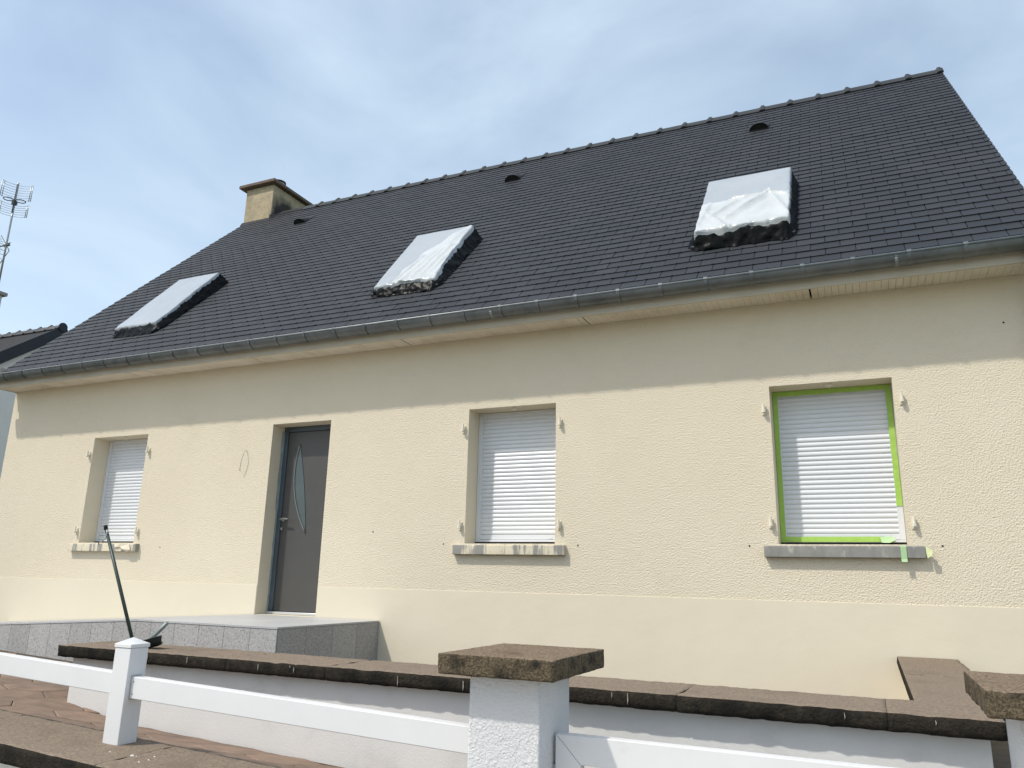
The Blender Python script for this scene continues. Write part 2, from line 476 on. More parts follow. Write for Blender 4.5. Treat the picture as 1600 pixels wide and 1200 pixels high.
OPEN = {'w1': (-9.47, -8.46, 0.79, 2.187), 'door': (-6.38, -5.53, 0.0, 2.187),
        'w2': (-3.735, -2.75, 0.79, 2.187), 'w3': (-0.692, 0.307, 0.79, 2.187)}
xs = sorted({XL, XR, *[o[0] for o in OPEN.values()], *[o[1] for o in OPEN.values()]})
zs = [-1.15, 0.0, 0.79, 2.187, 3.1]
m = MB()
for i in range(len(xs) - 1):
    for j in range(len(zs) - 1):
        cx, cz = (xs[i] + xs[i + 1]) / 2, (zs[j] + zs[j + 1]) / 2
        if any(o[0] < cx < o[1] and o[2] < cz < o[3] for o in OPEN.values()): continue
        m.add([(xs[i], 0, zs[j]), (xs[i + 1], 0, zs[j]), (xs[i + 1], 0, zs[j + 1]), (xs[i], 0, zs[j + 1])], [(0, 1, 2, 3)], 0)
RD = 0.33
for a, b, c, d in OPEN.values():
    m.add([(a, 0, c), (a, RD, c), (a, RD, d), (a, 0, d)], [(0, 1, 2, 3)], 1)
    m.add([(b, 0, c), (b, 0, d), (b, RD, d), (b, RD, c)], [(0, 1, 2, 3)], 1)
    m.add([(a, 0, d), (a, RD, d), (b, RD, d), (b, 0, d)], [(0, 1, 2, 3)], 1)
    m.add([(a, 0, c), (b, 0, c), (b, RD, c), (a, RD, c)], [(0, 1, 2, 3)], 1)
YB = 8.6
for X in (XL, XR):
    m.add([(X, 0, -1.15), (X, YB, -1.15), (X, YB, 3.3), (X, 4.3, 7.6), (X, 0, 3.3)], [(0, 1, 2, 3, 4)], 0)
m.add([(XL, YB, -1.15), (XR, YB, -1.15), (XR, YB, 3.3), (XL, YB, 3.3)], [(0, 1, 2, 3)], 0)
wall = mesh('wall', m.v, m.f, (CREPI, CREAM), fm=m.m)
wall_o = obj('wall', wall, house, tuple(-HO))
# smooth base band
m = MB()
for a, b in ((XL - 0.008, -6.385), (-5.525, XR)):
    m.prism([(0.02, -1.15), (-0.004, -1.15), (-0.004, 0.321), (-0.003, 0.322), (0.02, 0.322)], 'x', a, b)
H(m, 'plinth', CREAM)
# back of the openings so no daylight passes
m = MB()
for a, b, c, d in OPEN.values(): m.box(a - 0.05, b + 0.05, RD, RD + 0.03, c - 0.05, d + 0.05)
H(m, 'blanking_board', DARK)
# small drill holes and fixings left in the render
for x, z in ((-3.978, 0.784), (-2.514, 0.776), (-0.934, 0.775), (0.548, 0.78), (-4.853, 0.911), (1.168, 2.574), (-7.985, 0.736)):
    m = MB(); m.tube([(x, -0.003, z), (x, 0.01, z)], 0.0075, 8)
    H(m, 'wall_plug', DARK)
# a loop of doorbell cable left out of the wall
m = MB()
m.tube([(-6.75, 0.02, 1.88), (-6.75, -0.03, 1.885), (-6.745, -0.055, 1.84), (-6.765, -0.06, 1.75), (-6.785, -0.05, 1.66), (-6.79, -0.035, 1.63)], 0.0045, 6)
H(m, 'bell_wire', mat('wire_grey', (0.45, 0.43, 0.38), rough=0.5), smooth=True)

# ---- eaves
m = MB(); m.box(XL - 0.02, XR + 0.05, -0.325, -0.303, 2.955, 3.13)
H(m, 'fascia', FASCIA, bevel=0.003)
m = MB()
m.box(XL, XL + 0.012, -0.302, -0.001, 2.962, 3.28)
H(m, 'eave_end_panel', FASCIA)
m = MB(); m.box(XL + 0.014, XR, -0.30, -0.002, 3.0, 3.01)
soffit = H(m, 'soffit', DARK)
bw = 0.0565
me_b = None
x = XL + 0.016
k = 0
while x < XR - bw:
    if me_b is None:
        mb = MB(); mb.box(0, bw - 0.0025, -0.300, -0.003, 2.973, 2.990)
        me_b = mb.me('soffit_board', SOFFIT)
    obj('soffit_board', me_b, soffit, (x, 0, random.uniform(-0.0012, 0.0012)))
    x += bw
    k += 1
    if k % 37 == 9: x += 0.014                # butt joints between lengths stand open
# ---- gutter
GY, GZ, GR = -0.405, 3.108, 0.082
def arc(r, a0, a1, n): return [(GY + r * cos(radians(a0 + (a1 - a0) * i / n)), GZ + r * sin(radians(a0 + (a1 - a0) * i / n))) for i in range(n + 1)]
m = MB()
o_, i_ = arc(GR, 180, 360, 18), arc(GR - 0.004, 180, 360, 18)
for q in range(18):
    m.hexa([(XL - 0.14, *o_[q]), (XL - 0.14, *o_[q + 1]), (XL - 0.14, *i_[q + 1]), (XL - 0.14, *i_[q])],
           [(XR + 0.16, *o_[q]), (XR + 0.16, *o_[q + 1]), (XR + 0.16, *i_[q + 1]), (XR + 0.16, *i_[q])])
gut = H(m, 'gutter', ZINC)
for p in gut.data.polygons: p.use_smooth = True
gut.data.set_sharp_from_angle(angle=radians(35))
m = MB(); m.tube([(XL - 0.14, GY - GR - 0.003, GZ), (XR + 0.16, GY - GR - 0.003, GZ)], 0.0105, 10)
b = m.build('gutter_bead', ZINC_L, gut, smooth=True)
mb = MB()
oo, ii = arc(GR + 0.008, 176, 275, 12), arc(GR + 0.001, 176, 275, 12)
for q in range(12):
    mb.hexa([(-0.015, *oo[q]), (-0.015, *oo[q + 1]), (-0.015, *ii[q + 1]), (-0.015, *ii[q])],
            [(0.015, *oo[q]), (0.015, *oo[q + 1]), (0.015, *ii[q + 1]), (0.015, *ii[q])])
mb.hexa([(-0.017, GY - GR - 0.0155, GZ - 0.006), (0.017, GY - GR - 0.0155, GZ - 0.006), (0.017, GY - GR + 0.016, GZ - 0.006), (-0.017, GY - GR + 0.016, GZ - 0.006)],
        [(-0.017, GY - GR - 0.014, GZ + 0.013), (0.017, GY - GR - 0.014, GZ + 0.013), (0.017, GY - GR + 0.014, GZ + 0.013), (-0.017, GY - GR + 0.014, GZ + 0.013)])
me_br = mb.me('gutter_bracket', ZINC)
x = -10.95 - 0.41
while x < XR + 0.1:
    obj('gutter_bracket', me_br, gut, (x + random.uniform(-0.008, 0.008), 0, 0))
    x += 0.409
for x in (-7.3, -3.3, 0.4):                    # soldered laps
    mb = MB()
    o2, i2 = arc(GR + 0.0025, 180, 330, 12), arc(GR + 0.0005, 180, 330, 12)
    for q in range(12):
        mb.hexa([(x, *o2[q]), (x, *o2[q + 1]), (x, *i2[q + 1]), (x, *i2[q])], [(x + .03, *o2[q]), (x + .03, *o2[q + 1]), (x + .03, *i2[q + 1]), (x + .03, *i2[q])])
    mb.build('solder_lap', ZINC_L, gut, smooth=True)
m = MB()
m.tube([(1.36, GY, GZ - 0.06), (1.36, GY, GZ - 0.13), (1.37, GY + 0.05, GZ - 0.19), (1.40, GY + 0.30, GZ - 0.30), (1.40, GY + 0.33, GZ - 0.36), (1.40, GY + 0.335, -0.6)], 0.04, 14)
m.tube([(1.36, GY, GZ - 0.09), (1.36, GY, GZ - 0.115)], 0.049, 14)
m.build('downpipe', ZINC, gut, smooth=True)

# ---- roof: 45 degree slopes, origin at the front eave edge, local y runs up the slope
RO = Vector((0, -0.36, 3.102))
SL = 6.59
RX0, RX1 = XL - 0.06, XR + 0.05
m = MB()
m.box(RX0 + 0.02, RX1 - 0.02, 0.03, SL, -0.05, -0.004)
roof = m.build('roof', DECK, house, loc=hp(RO), rot=(radians(45), 0, 0))
m = MB()                                       # rear slope, in roof-local axes: plane turned by 90 degrees at the ridge
m.box(RX0 + 0.02, RX1 - 0.02, SL, SL + 0.05, -6.6, 0.0)
m.build('rear_slope', SLATE, roof)
m = MB()                                       # verge boards under the slate edges
for X in (XL - 0.045, XR + 0.005): m.box(X, X + 0.03, 0.06, SL - 0.05, -0.16, -0.052)
m.build('verge_board', LEAD, roof)

SWD, EXPO = 0.25, SL / 45
def slate_v(w, clip=False):
    g = 0.0028
    L_ = EXPO + 0.03
    b0, b1, t0, t1 = 0.003, 0.0135, -0.0032, 0.002
    if clip:
        P = [(g, 0), (w - 0.045, 0), (w - 0.012, 0.018), (w, 0.05), (w, L_), (g, L_)]
    else:
        P = [(g, 0), (w - g, 0), (w - g, L_), (g, L_)]
    bot = [(x, y, b0 + (t0 - b0) * y / L_) for x, y in P]
    top = [(x, y, b1 + (t1 - b1) * y / L_) for x, y in P]
    n = len(P)
    fs = [tuple(range(n - 1, -1, -1)), tuple(range(n, 2 * n))] + [(i, (i + 1) % n, n + (i + 1) % n, n + i) for i in range(n)]
    return bot + top, fs
cells = []
for r in range(45):
    off = 0.0 if r % 2 else SWD / 2
    x = RX0 - SWD + ((0.0 - RX0 + off) % SWD)
    while x < RX1 - 0.01:
        a, b_ = max(x, RX0), min(x + SWD, RX1)
        if b_ - a > 0.03:
            cells.append((r, a, b_))
        x += SWD
def roof_w(x, v, h=0.0):
    s = 1 / sqrt(2)
    return Vector((x, RO.y + (v - h) * s, RO.z + (v + h) * s))
rank = []
for c in cells:
    p = roof_w((c[1] + c[2]) / 2, c[0] * EXPO + 0.07)
    u, v_, d = project(p)
    full = abs((c[2] - c[1]) - SWD) < 1e-4
    vis = 0 < u < 1600 and 0 < v_ < 1200 and full and c[0] > 0
    rank.append((0 if vis else 1, (p - CAM).length, c))
rank.sort(key=lambda t: t[:2])
me_s = mesh('slate', *slate_v(SWD), SLATE)
far = MB()
for i, (_, d, (r, a, b_)) in enumerate(rank):
    v0 = r * EXPO
    if i < 300:
        o = obj('slate', me_s, roof, (a + random.uniform(-.0012, .0012), v0 + random.uniform(-.002, .002), random.uniform(-.0006, .001)),
                (random.uniform(-.004, .004), random.uniform(-.003, .003), random.uniform(-.004, .004)))
    else:
        vs, fs = slate_v(b_ - a, clip=(b_ > RX1 - 0.01))
        dv, dh, tl = random.uniform(-.003, .003), random.uniform(-.0006, .0012), random.uniform(-.004, .004)
        far.add([(x + a, y + v0 + dv, z + dh + tl * x) for x, y, z in vs], fs)
fo = obj('slates', mesh('slates', far.v, far.f, SLATE_FAR), roof)
fo['kind'] = 'stuff'
# slate hooks: one at the foot of each slate
hk = MB()
for r, a, b_ in cells:
    if r > 30 or b_ - a < 0.2: continue
    c = (a + b_) / 2
    hk.box(c - 0.003, c + 0.003, r * EXPO - 0.006, r * EXPO + 0.014, 0.012, 0.0195)
ho = obj('slate_hooks', hk.me('slate_hooks', mat('hook_black', (0.02, 0.02, 0.02), rough=0.35)), roof)
ho['kind'] = 'stuff'

# ridge tiles (shared by the neighbour): local x along the ridge
def ridge_mesh(name, L_, r, material):
    mb = MB()
    prof = [(-0.155, -0.150), (-0.125, -0.112), (-0.088, -0.068), (-0.045, -0.022), (0, 0), (0.045, -0.022), (0.088, -0.068), (0.125, -0.112), (0.155, -0.150)]
    def ring(x, rr, drop):
        k_ = rr / r
        return [(x, p[0] * (0.85 + 0.15 * k_), r + p[1] + (rr - r)) for p in prof]
    stations = [(0, r, 0), (L_ - 0.085, r * 0.97, 0), (L_ - 0.075, r + 0.008, 0), (L_ - 0.06, r + 0.016, 0), (L_ - 0.02, r + 0.018, 0), (L_ + 0.006, r + 0.008, 0)]
    vs, n = [], len(prof)
    for x, rr, d in stations: vs += ring(x, rr, d)
    k = len(vs)
    for x, rr, d in stations: vs += [(p[0], p[1] * 0.9, p[2] - 0.02) for p in ring(x, rr, d)]
    fs = []
    for i in range(len(stations) - 1):
        for j in range(n - 1):
            a = i * n + j
            fs.append((a, a + n, a + n + 1, a + 1))
            fs.append((k + a, k + a + 1, k + a + n + 1, k + a + n))
    for i in (0, (len(stations) - 1) * n):
        for j in range(n - 1): fs.append((i + j, i + j + 1, k + i + j + 1, k + i + j))
    for i in range(len(stations) - 1):
        for j in (0, n - 1):
            a = i * n + j
            fs.append((a, a + n, k + a + n, k + a))
    mb.add(vs, fs)
    # nib on top of the collar
    mb.tube([(L_ - 0.06, 0, r + 0.004), (L_ - 0.015, 0, r + 0.004)], 0.028, 10)
    me = mb.me(name, material, smooth=True)
    me.set_sharp_from_angle(angle=radians(50))
    return me
me_rt = ridge_mesh('ridge_tile', 0.41, 0.125, RIDGE)
ridge_l = roof_w(0, SL)                        # world ridge point
inv45 = Matrix.Rotation(radians(-45), 3, 'X')
x = RX1 - 0.41 + 0.004
while x > -9.95:
    l = inv45 @ (Vector((x, 4.30, 7.672)) - RO)
    obj('ridge_tile', me_rt, roof, tuple(l), (radians(-45) + random.uniform(-.01, .01), random.uniform(-.004, .004), 0))
    x -= 0.41
# ridge end disc at the right-hand gable
# roof ventilators
def vent_mesh():
    mb = MB()
    n = 12
    def ringp(y, w, h):
        return [(w * cos(pi * i / n), y, h * sin(pi * i / n)) for i in range(n + 1)]
    st = [(0.0, 0.135, 0.10), (0.03, 0.133, 0.098), (0.14, 0.11, 0.07), (0.27, 0.07, 0.025), (0.33, 0.05, 0.004)]
    vs = []
    for y, w, h in st: vs += ringp(y, w, h)
    k = len(vs)
    for y, w, h in st: vs += ringp(y, w * 0.93, max(h - 0.008, 0))
    fs, q = [], n + 1
    for i in range(len(st) - 1):
        for j in range(n):
            a = i * q + j
            fs.append((a, a + 1, a + q + 1, a + q)); fs.append((k + a, k + a + q, k + a + q + 1, k + a + 1))
    for j in range(n): fs.append((j, k + j, k + j + 1, j + 1))
    mb.add(vs, fs)
    mb.box(-0.145, 0.145, -0.005, 0.36, 0.001, 0.006)
    mb.add([(0.131 * cos(pi * i / 12), 0.006, 0.004 + 0.095 * sin(pi * i / 12)) for i in range(13)], [tuple(range(13))], 1)
    return mb.me('roof_vent', (mat('vent_black', (0.018, 0.019, 0.021), rough=0.6), DARK), smooth=True)
me_v = vent_mesh()
for x, yv in ((-9.30, 3.42), (-4.86, 3.37), (-0.94, 3.38)):
    obj('roof_vent', me_v, roof, (x, (yv - RO.y) * sqrt(2), 0.010))

# ---- chimney
ch = MB(); ch.box(-11.42, -10.69, 4.10, 5.16, 6.9, 8.352)
chim = H(ch, 'chimney', CHIM, bevel=0.012)
m = MB(); m.box(-11.555, -10.60, 4.00, 5.27, 8.362, 8.432); m.box(-11.48, -10.66, 4.06, 5.2, 8.434, 8.455)
m.build('chimney_cap', CHCAP, chim, bevel=0.012)
m = MB()
n = 20
for (r0, r1, z0, z1) in ((0.125, 0.125, 8.46, 8.56),):
    m.tube([(-10.86, 4.42, z0), (-10.86, 4.42, z1)], r0, n)
pot = m.build('chimney_pot', TERRA, chim, smooth=False)
m = MB()
m.tube([(-10.86, 4.42, 8.555), (-10.86, 4.42, 8.585)], 0.145, n)
m.build('pot_rim', DARK, chim)
m = MB()                                       # dark flashing where the stack meets the slates
m.prism([(4.05, 7.49), (4.098, 7.545), (4.098, 7.585), (4.088, 7.588), (4.045, 7.51)], 'x', -11.45, -10.66)
m.hexa([(-10.688, 4.05, 7.52), (-10.60, 4.05, 7.52), (-10.60, 4.32, 7.79), (-10.688, 4.32, 7.79)],
       [(-10.688, 4.05, 7.62), (-10.675, 4.05, 7.62), (-10.675, 4.32, 7.89), (-10.688, 4.32, 7.89)])
m.prism([(4.19, 7.66), (4.30, 7.772), (4.41, 7.66), (4.41, 7.69), (4.30, 7.80), (4.19, 7.69)], 'x', -10.688, -9.76)
m.build('flashing', mat('flashing_lead', (0.016, 0.017, 0.019), (0.028, 0.029, 0.031), 8, 0.7, 0.2), chim)

# ---- roller shutters
def slat_mesh(w):
    prof = [(0.0, 0.0), (-0.003, 0.001), (-0.0075, 0.007), (-0.0105, 0.0165), (-0.0100, 0.024), (-0.0072, 0.032), (-0.0035, 0.0392), (-0.001, 0.0398), (-0.001, 0.0425), (0.004, 0.0425), (0.004, 0.0)]
    mb = MB(); mb.prism(prof, 'x', 0, w)
    me = mb.me('slat', PVC, smooth=True)
    me.set_sharp_from_angle(angle=radians(32))
    return me
SY = 0.262
def shutter(key, sill_ms, tape=False):
    a, b, c, d = OPEN[key]
    m = MB()
    m.box(a + 0.002, a + 0.050, 0.236, 0.30, 0.84, d - 0.002)      # guides, head and bottom rail
    m.box(b - 0.050, b - 0.002, 0.236, 0.30, 0.84, d - 0.002)
    m.box(a + 0.051, b - 0.051, 0.243, 0.30, d - 0.030, d - 0.003)
    m.box(a + 0.002, b - 0.002, 0.234, 0.30, 0.818, 0.839)
    fr = H(m, 'roller_shutter', PVC, bevel=0.002)
    x0, x1 = a + 0.046, b - 0.046
    me_sl = slat_mesh(x1 - x0)
    z = 0.893
    while z < d - 0.03:
        obj('slat', me_sl, fr, (x0, SY + random.uniform(-.0012, .0012), z), (random.uniform(-.012, .012), 0, random.uniform(-.0006, .0006)))
        z += 0.0427
    m = MB(); m.box(x0, x1, SY - 0.012, SY + 0.006, 0.842, 0.890)
    m.build('bottom_bar', PVC, fr, bevel=0.003)
    for x in (x0 + 0.1, x1 - 0.1):
        m = MB(); m.box(x - 0.02, x + 0.02, SY - 0.018, SY - 0.0125, 0.85, 0.868)
        m.build('stopper', PVC, fr, bevel=0.002)
    m = MB(); m.box(a + 0.003, b - 0.003, 0.232, 0.30, 0.797, 0.8165)
    m.build('seal', DARK, fr)
    if tape:
        def strip(x0, x1, z0, z1, y=0.2325, ms=TAPE, name='masking_tape', jag=0.004):
            mb = MB()
            n = max(2, int(max(x1 - x0, z1 - z0) / 0.03))
            P0, P1 = [], []
            horiz = (x1 - x0) > (z1 - z0)
            for i in range(n + 1):
                t = i / n
                j = noise.noise(Vector((x0 * 7 + t * 9, z0 * 5, 3))) * jag
                yy = y + noise.noise(Vector((t * 8, x0 * 5 + z0, 7))) * 0.002
                if horiz:
                    P0.append((x0 + (x1 - x0) * t, yy, z0 + j)); P1.append((x0 + (x1 - x0) * t, yy, z1 + j * 0.6))
                else:
                    P0.append((x0 + j, yy, z0 + (z1 - z0) * t)); P1.append((x1 + j * 0.6, yy, z0 + (z1 - z0) * t))
            k = n + 1
            mb.add(P0 + P1, [(i, i + 1, k + i + 1, k + i) for i in range(n)])
            o = mb.build(name, ms, fr)
            s_ = o.modifiers.new('thick', 'SOLIDIFY'); s_.thickness = 0.0012; s_.offset = 0
            return o
        strip(a + 0.005, b - 0.012, d - 0.050, d - 0.004, 0.231)
        strip(a + 0.004, a + 0.046, 0.815, d - 0.046, 0.2335)
        strip(b - 0.052, b - 0.006, 1.55, d - 0.05, 0.2330)
        strip(b - 0.050, b - 0.004, 1.12, 1.552, 0.2312)
        strip(a + 0.03, b - 0.10, 0.8215, 0.866, 0.2315)
        # a torn end curling off the bottom strip
        mb = MB(); mb.add([(b - 0.20, 0.225, 0.862), (b - 0.10, 0.228, 0.866), (b - 0.085, 0.195, 0.835), (b - 0.13, 0.19, 0.812), (b - 0.19, 0.205, 0.815)], [(0, 1, 2, 3, 4)])
        o = mb.build('masking_tape', TAPE_P, fr)
        s_ = o.modifiers.new('thick', 'SOLIDIFY'); s_.thickness = 0.0012
    # sill
    m = MB()
    zt = 0.775
    m.prism([(-0.062, zt - 0.095), (-0.062, zt - 0.006), (-0.056, zt), (0.24, zt + 0.018), (0.24, zt - 0.095)], 'x', a - 0.115, b + 0.115)
    sl = H(m, 'window_sill', sill_ms, bevel=0.004)
    return fr, sl
f1, s1 = shutter('w1', SILLC)
f2, s2 = shutter('w2', SILLC)
f3, s3 = shutter('w3', SILLG, tape=True)
# strip of tape folded over the front of the right-hand sill, and torn tape at its end
m = MB()
m.prism([(-0.064, 0.775), (-0.067, 0.77), (-0.068, 0.672), (-0.076, 0.650), (-0.074, 0.650), (-0.066, 0.672), (-0.0655, 0.768), (-0.055, 0.7775), (-0.055, 0.779)], 'x', 0.243, 0.285)
m.build('masking_tape', TAPE_P, s3)
m = MB()
m.add([(0.423, -0.06, 0.775), (0.47, -0.075, 0.74), (0.462, -0.08, 0.70), (0.43, -0.07, 0.68), (0.424, -0.065, 0.72)], [(0, 1, 2, 3, 4)])
m.add([(0.423, -0.05, 0.778), (0.475, -0.04, 0.725), (0.44, -0.06, 0.715)], [(0, 1, 2)])
o = m.build('torn_tape', mat('torn_tape_cream', (0.62, 0.66, 0.36), rough=0.6), s3)
o.modifiers.new('thick', 'SOLIDIFY').thickness = 0.0015
m = MB()                                       # peeled paint skin on the left-hand sill
m.add([(-8.72, -0.066, 0.775), (-8.60, -0.075, 0.78), (-8.45, -0.07, 0.772), (-8.40, -0.085, 0.70), (-8.47, -0.075, 0.675), (-8.53, -0.09, 0.705), (-8.60, -0.072, 0.735), (-8.68, -0.08, 0.728)],
      [(0, 1, 7), (1, 2, 6), (1, 6, 7), (2, 3, 5), (3, 4, 5), (2, 5, 6)])
o = m.build('peeled_paint', CREAM, s1)
o.modifiers.new('thick', 'SOLIDIFY').thickness = 0.002

# shutter pintles
mb = MB()
mb.box(-0.018, 0.018, -0.010, 0.004, -0.045, 0.035)
mb.box(-0.008, 0.008, -0.035, -0.005, -0.022, -0.008)
mb.tube([(0, -0.035, -0.03), (0, -0.035, 0.05)], 0.012, 8)
mb.tube([(0, -0.035, -0.03), (0, -0.035, -0.005)], 0.018, 8)
me_p = mb.me('shutter_pintle', IRON)
for x, z in ((-3.785, 1.976), (-2.697, 1.978), (-3.785, 0.97), (-2.703, 0.968), (-0.745, 1.973), (0.367, 1.989), (-0.741, 0.97), (0.362, 0.96),
             (-9.52, 1.961), (-8.40, 1.961), (-9.53, 0.945), (-8.405, 0.932)):
    obj('shutter_pintle', me_p, house, hp((x, 0, z)))
mb = MB(); mb.box(-0.03, 0.03, -0.012, 0.012, -0.022, 0); mb.tube([(0, 0, -0.02), (0, 0, -0.035)], 0.006, 6)
me_c = mb.me('shutter_catch', IRON)
for k in ('w1', 'w2', 'w3'):
    a, b, c, d = OPEN[k]
    obj('shutter_catch', me_c, house, hp(((a + b) / 2, 0.075, d)))

# ---- front door
a, b, c, d = OPEN['door']
m = MB()
m.box(a + 0.002, a + 0.066, 0.205, 0.30, 0.032, d - 0.003)
m.box(b - 0.066, b - 0.002, 0.205, 0.30, 0.032, d - 0.003)
m.box(a + 0.067, b - 0.067, 0.205, 0.30, d - 0.062, d - 0.003)
door = H(m, 'front_door', DFRAME, bevel=0.004)
m = MB(); m.box(a + 0.069, b - 0.069, 0.222, 0.29, 0.036, d - 0.065)
m.build('door_leaf', DOOR, door, bevel=0.003)
# joints of the leaf
m = MB(); m.box(a + 0.002, b - 0.002, 0.16, 0.30, 0.003, 0.030)
m.build('threshold', mat('threshold_alu', (0.62, 0.63, 0.63), rough=0.35, metallic=0.6), door, bevel=0.003)
# crescent light
A_, B_ = Vector((-6.13, 1.965)), Vector((-5.945, 0.925))
def cres(t, bul):
    p = A_.lerp(B_, t)
    nrm = Vector((-(B_ - A_).y, (B_ - A_).x)).normalized()     # to the right of the chord
    if nrm.x < 0: nrm = -nrm
    return p + nrm * bul * 4 * t * (1 - t)
N_ = 24
lf = [cres(i / N_, -0.115) for i in range(N_ + 1)]
rt = [cres(i / N_, 0.022) for i in range(N_ + 1)]
m = MB()
vs = [(p.x, 0.2195, p.y) for p in lf] + [(p.x, 0.2195, p.y) for p in rt]
m.add(vs, [(i, i + 1, N_ + 2 + i, N_ + 1 + i) for i in range(N_)])
o = m.build('glass_pane', DGLASS, door)
o.modifiers.new('thick', 'SOLIDIFY').thickness = 0.003
m = MB()
m.tube([(p.x, 0.2145, p.y) for p in [cres(i / N_, -0.12) for i in range(N_ + 1)]], 0.011, 8)
m.build('arched_moulding', mat('moulding_grey', (0.20, 0.21, 0.21), rough=0.4, metallic=0.6), door, smooth=True)
m = MB()
m.tube([(p.x, 0.219, p.y) for p in rt], 0.004, 6)
m.build('glass_trim', DFRAME, door, smooth=True)
m = MB()
m.tube([(-6.285, 0.222, 1.075), (-6.285, 0.212, 1.075)], 0.024, 12)
m.tube([(-6.285, 0.215, 1.075), (-6.285, 0.165, 1.075), (-6.275, 0.158, 1.075), (-6.165, 0.155, 1.075)], 0.010, 10)
m.tube([(-6.285, 0.213, 0.965), (-6.285, 0.200, 0.965)], 0.016, 12)
m.build('door_handle', STEEL, door, smooth=False, bevel=0.002)
# peeled masking along the left of the frame
m = MB()
P0, P1 = [], []
for i in range(31):
    t = i / 30; z = 0.03 + t * 2.1
    w_ = 0.012 + 0.022 * max(0, noise.noise(Vector((t * 9, 2, 4)))) + 0.012 * (t > 0.55)
    P0.append((a + 0.004, 0.2 - w_ * 1.2, z)); P1.append((a + 0.004 + w_ * 0.35, 0.204, z))
m.add(P0 + P1, [(i, i + 1, 32 + i, 31 + i) for i in range(30)])
o = m.build('sealant_strip', mat('sealant_blue_grey', (0.16, 0.22, 0.24), (0.3, 0.34, 0.34), 12, 0.5), door)
o.modifiers.new('thick', 'SOLIDIFY').thickness = 0.002

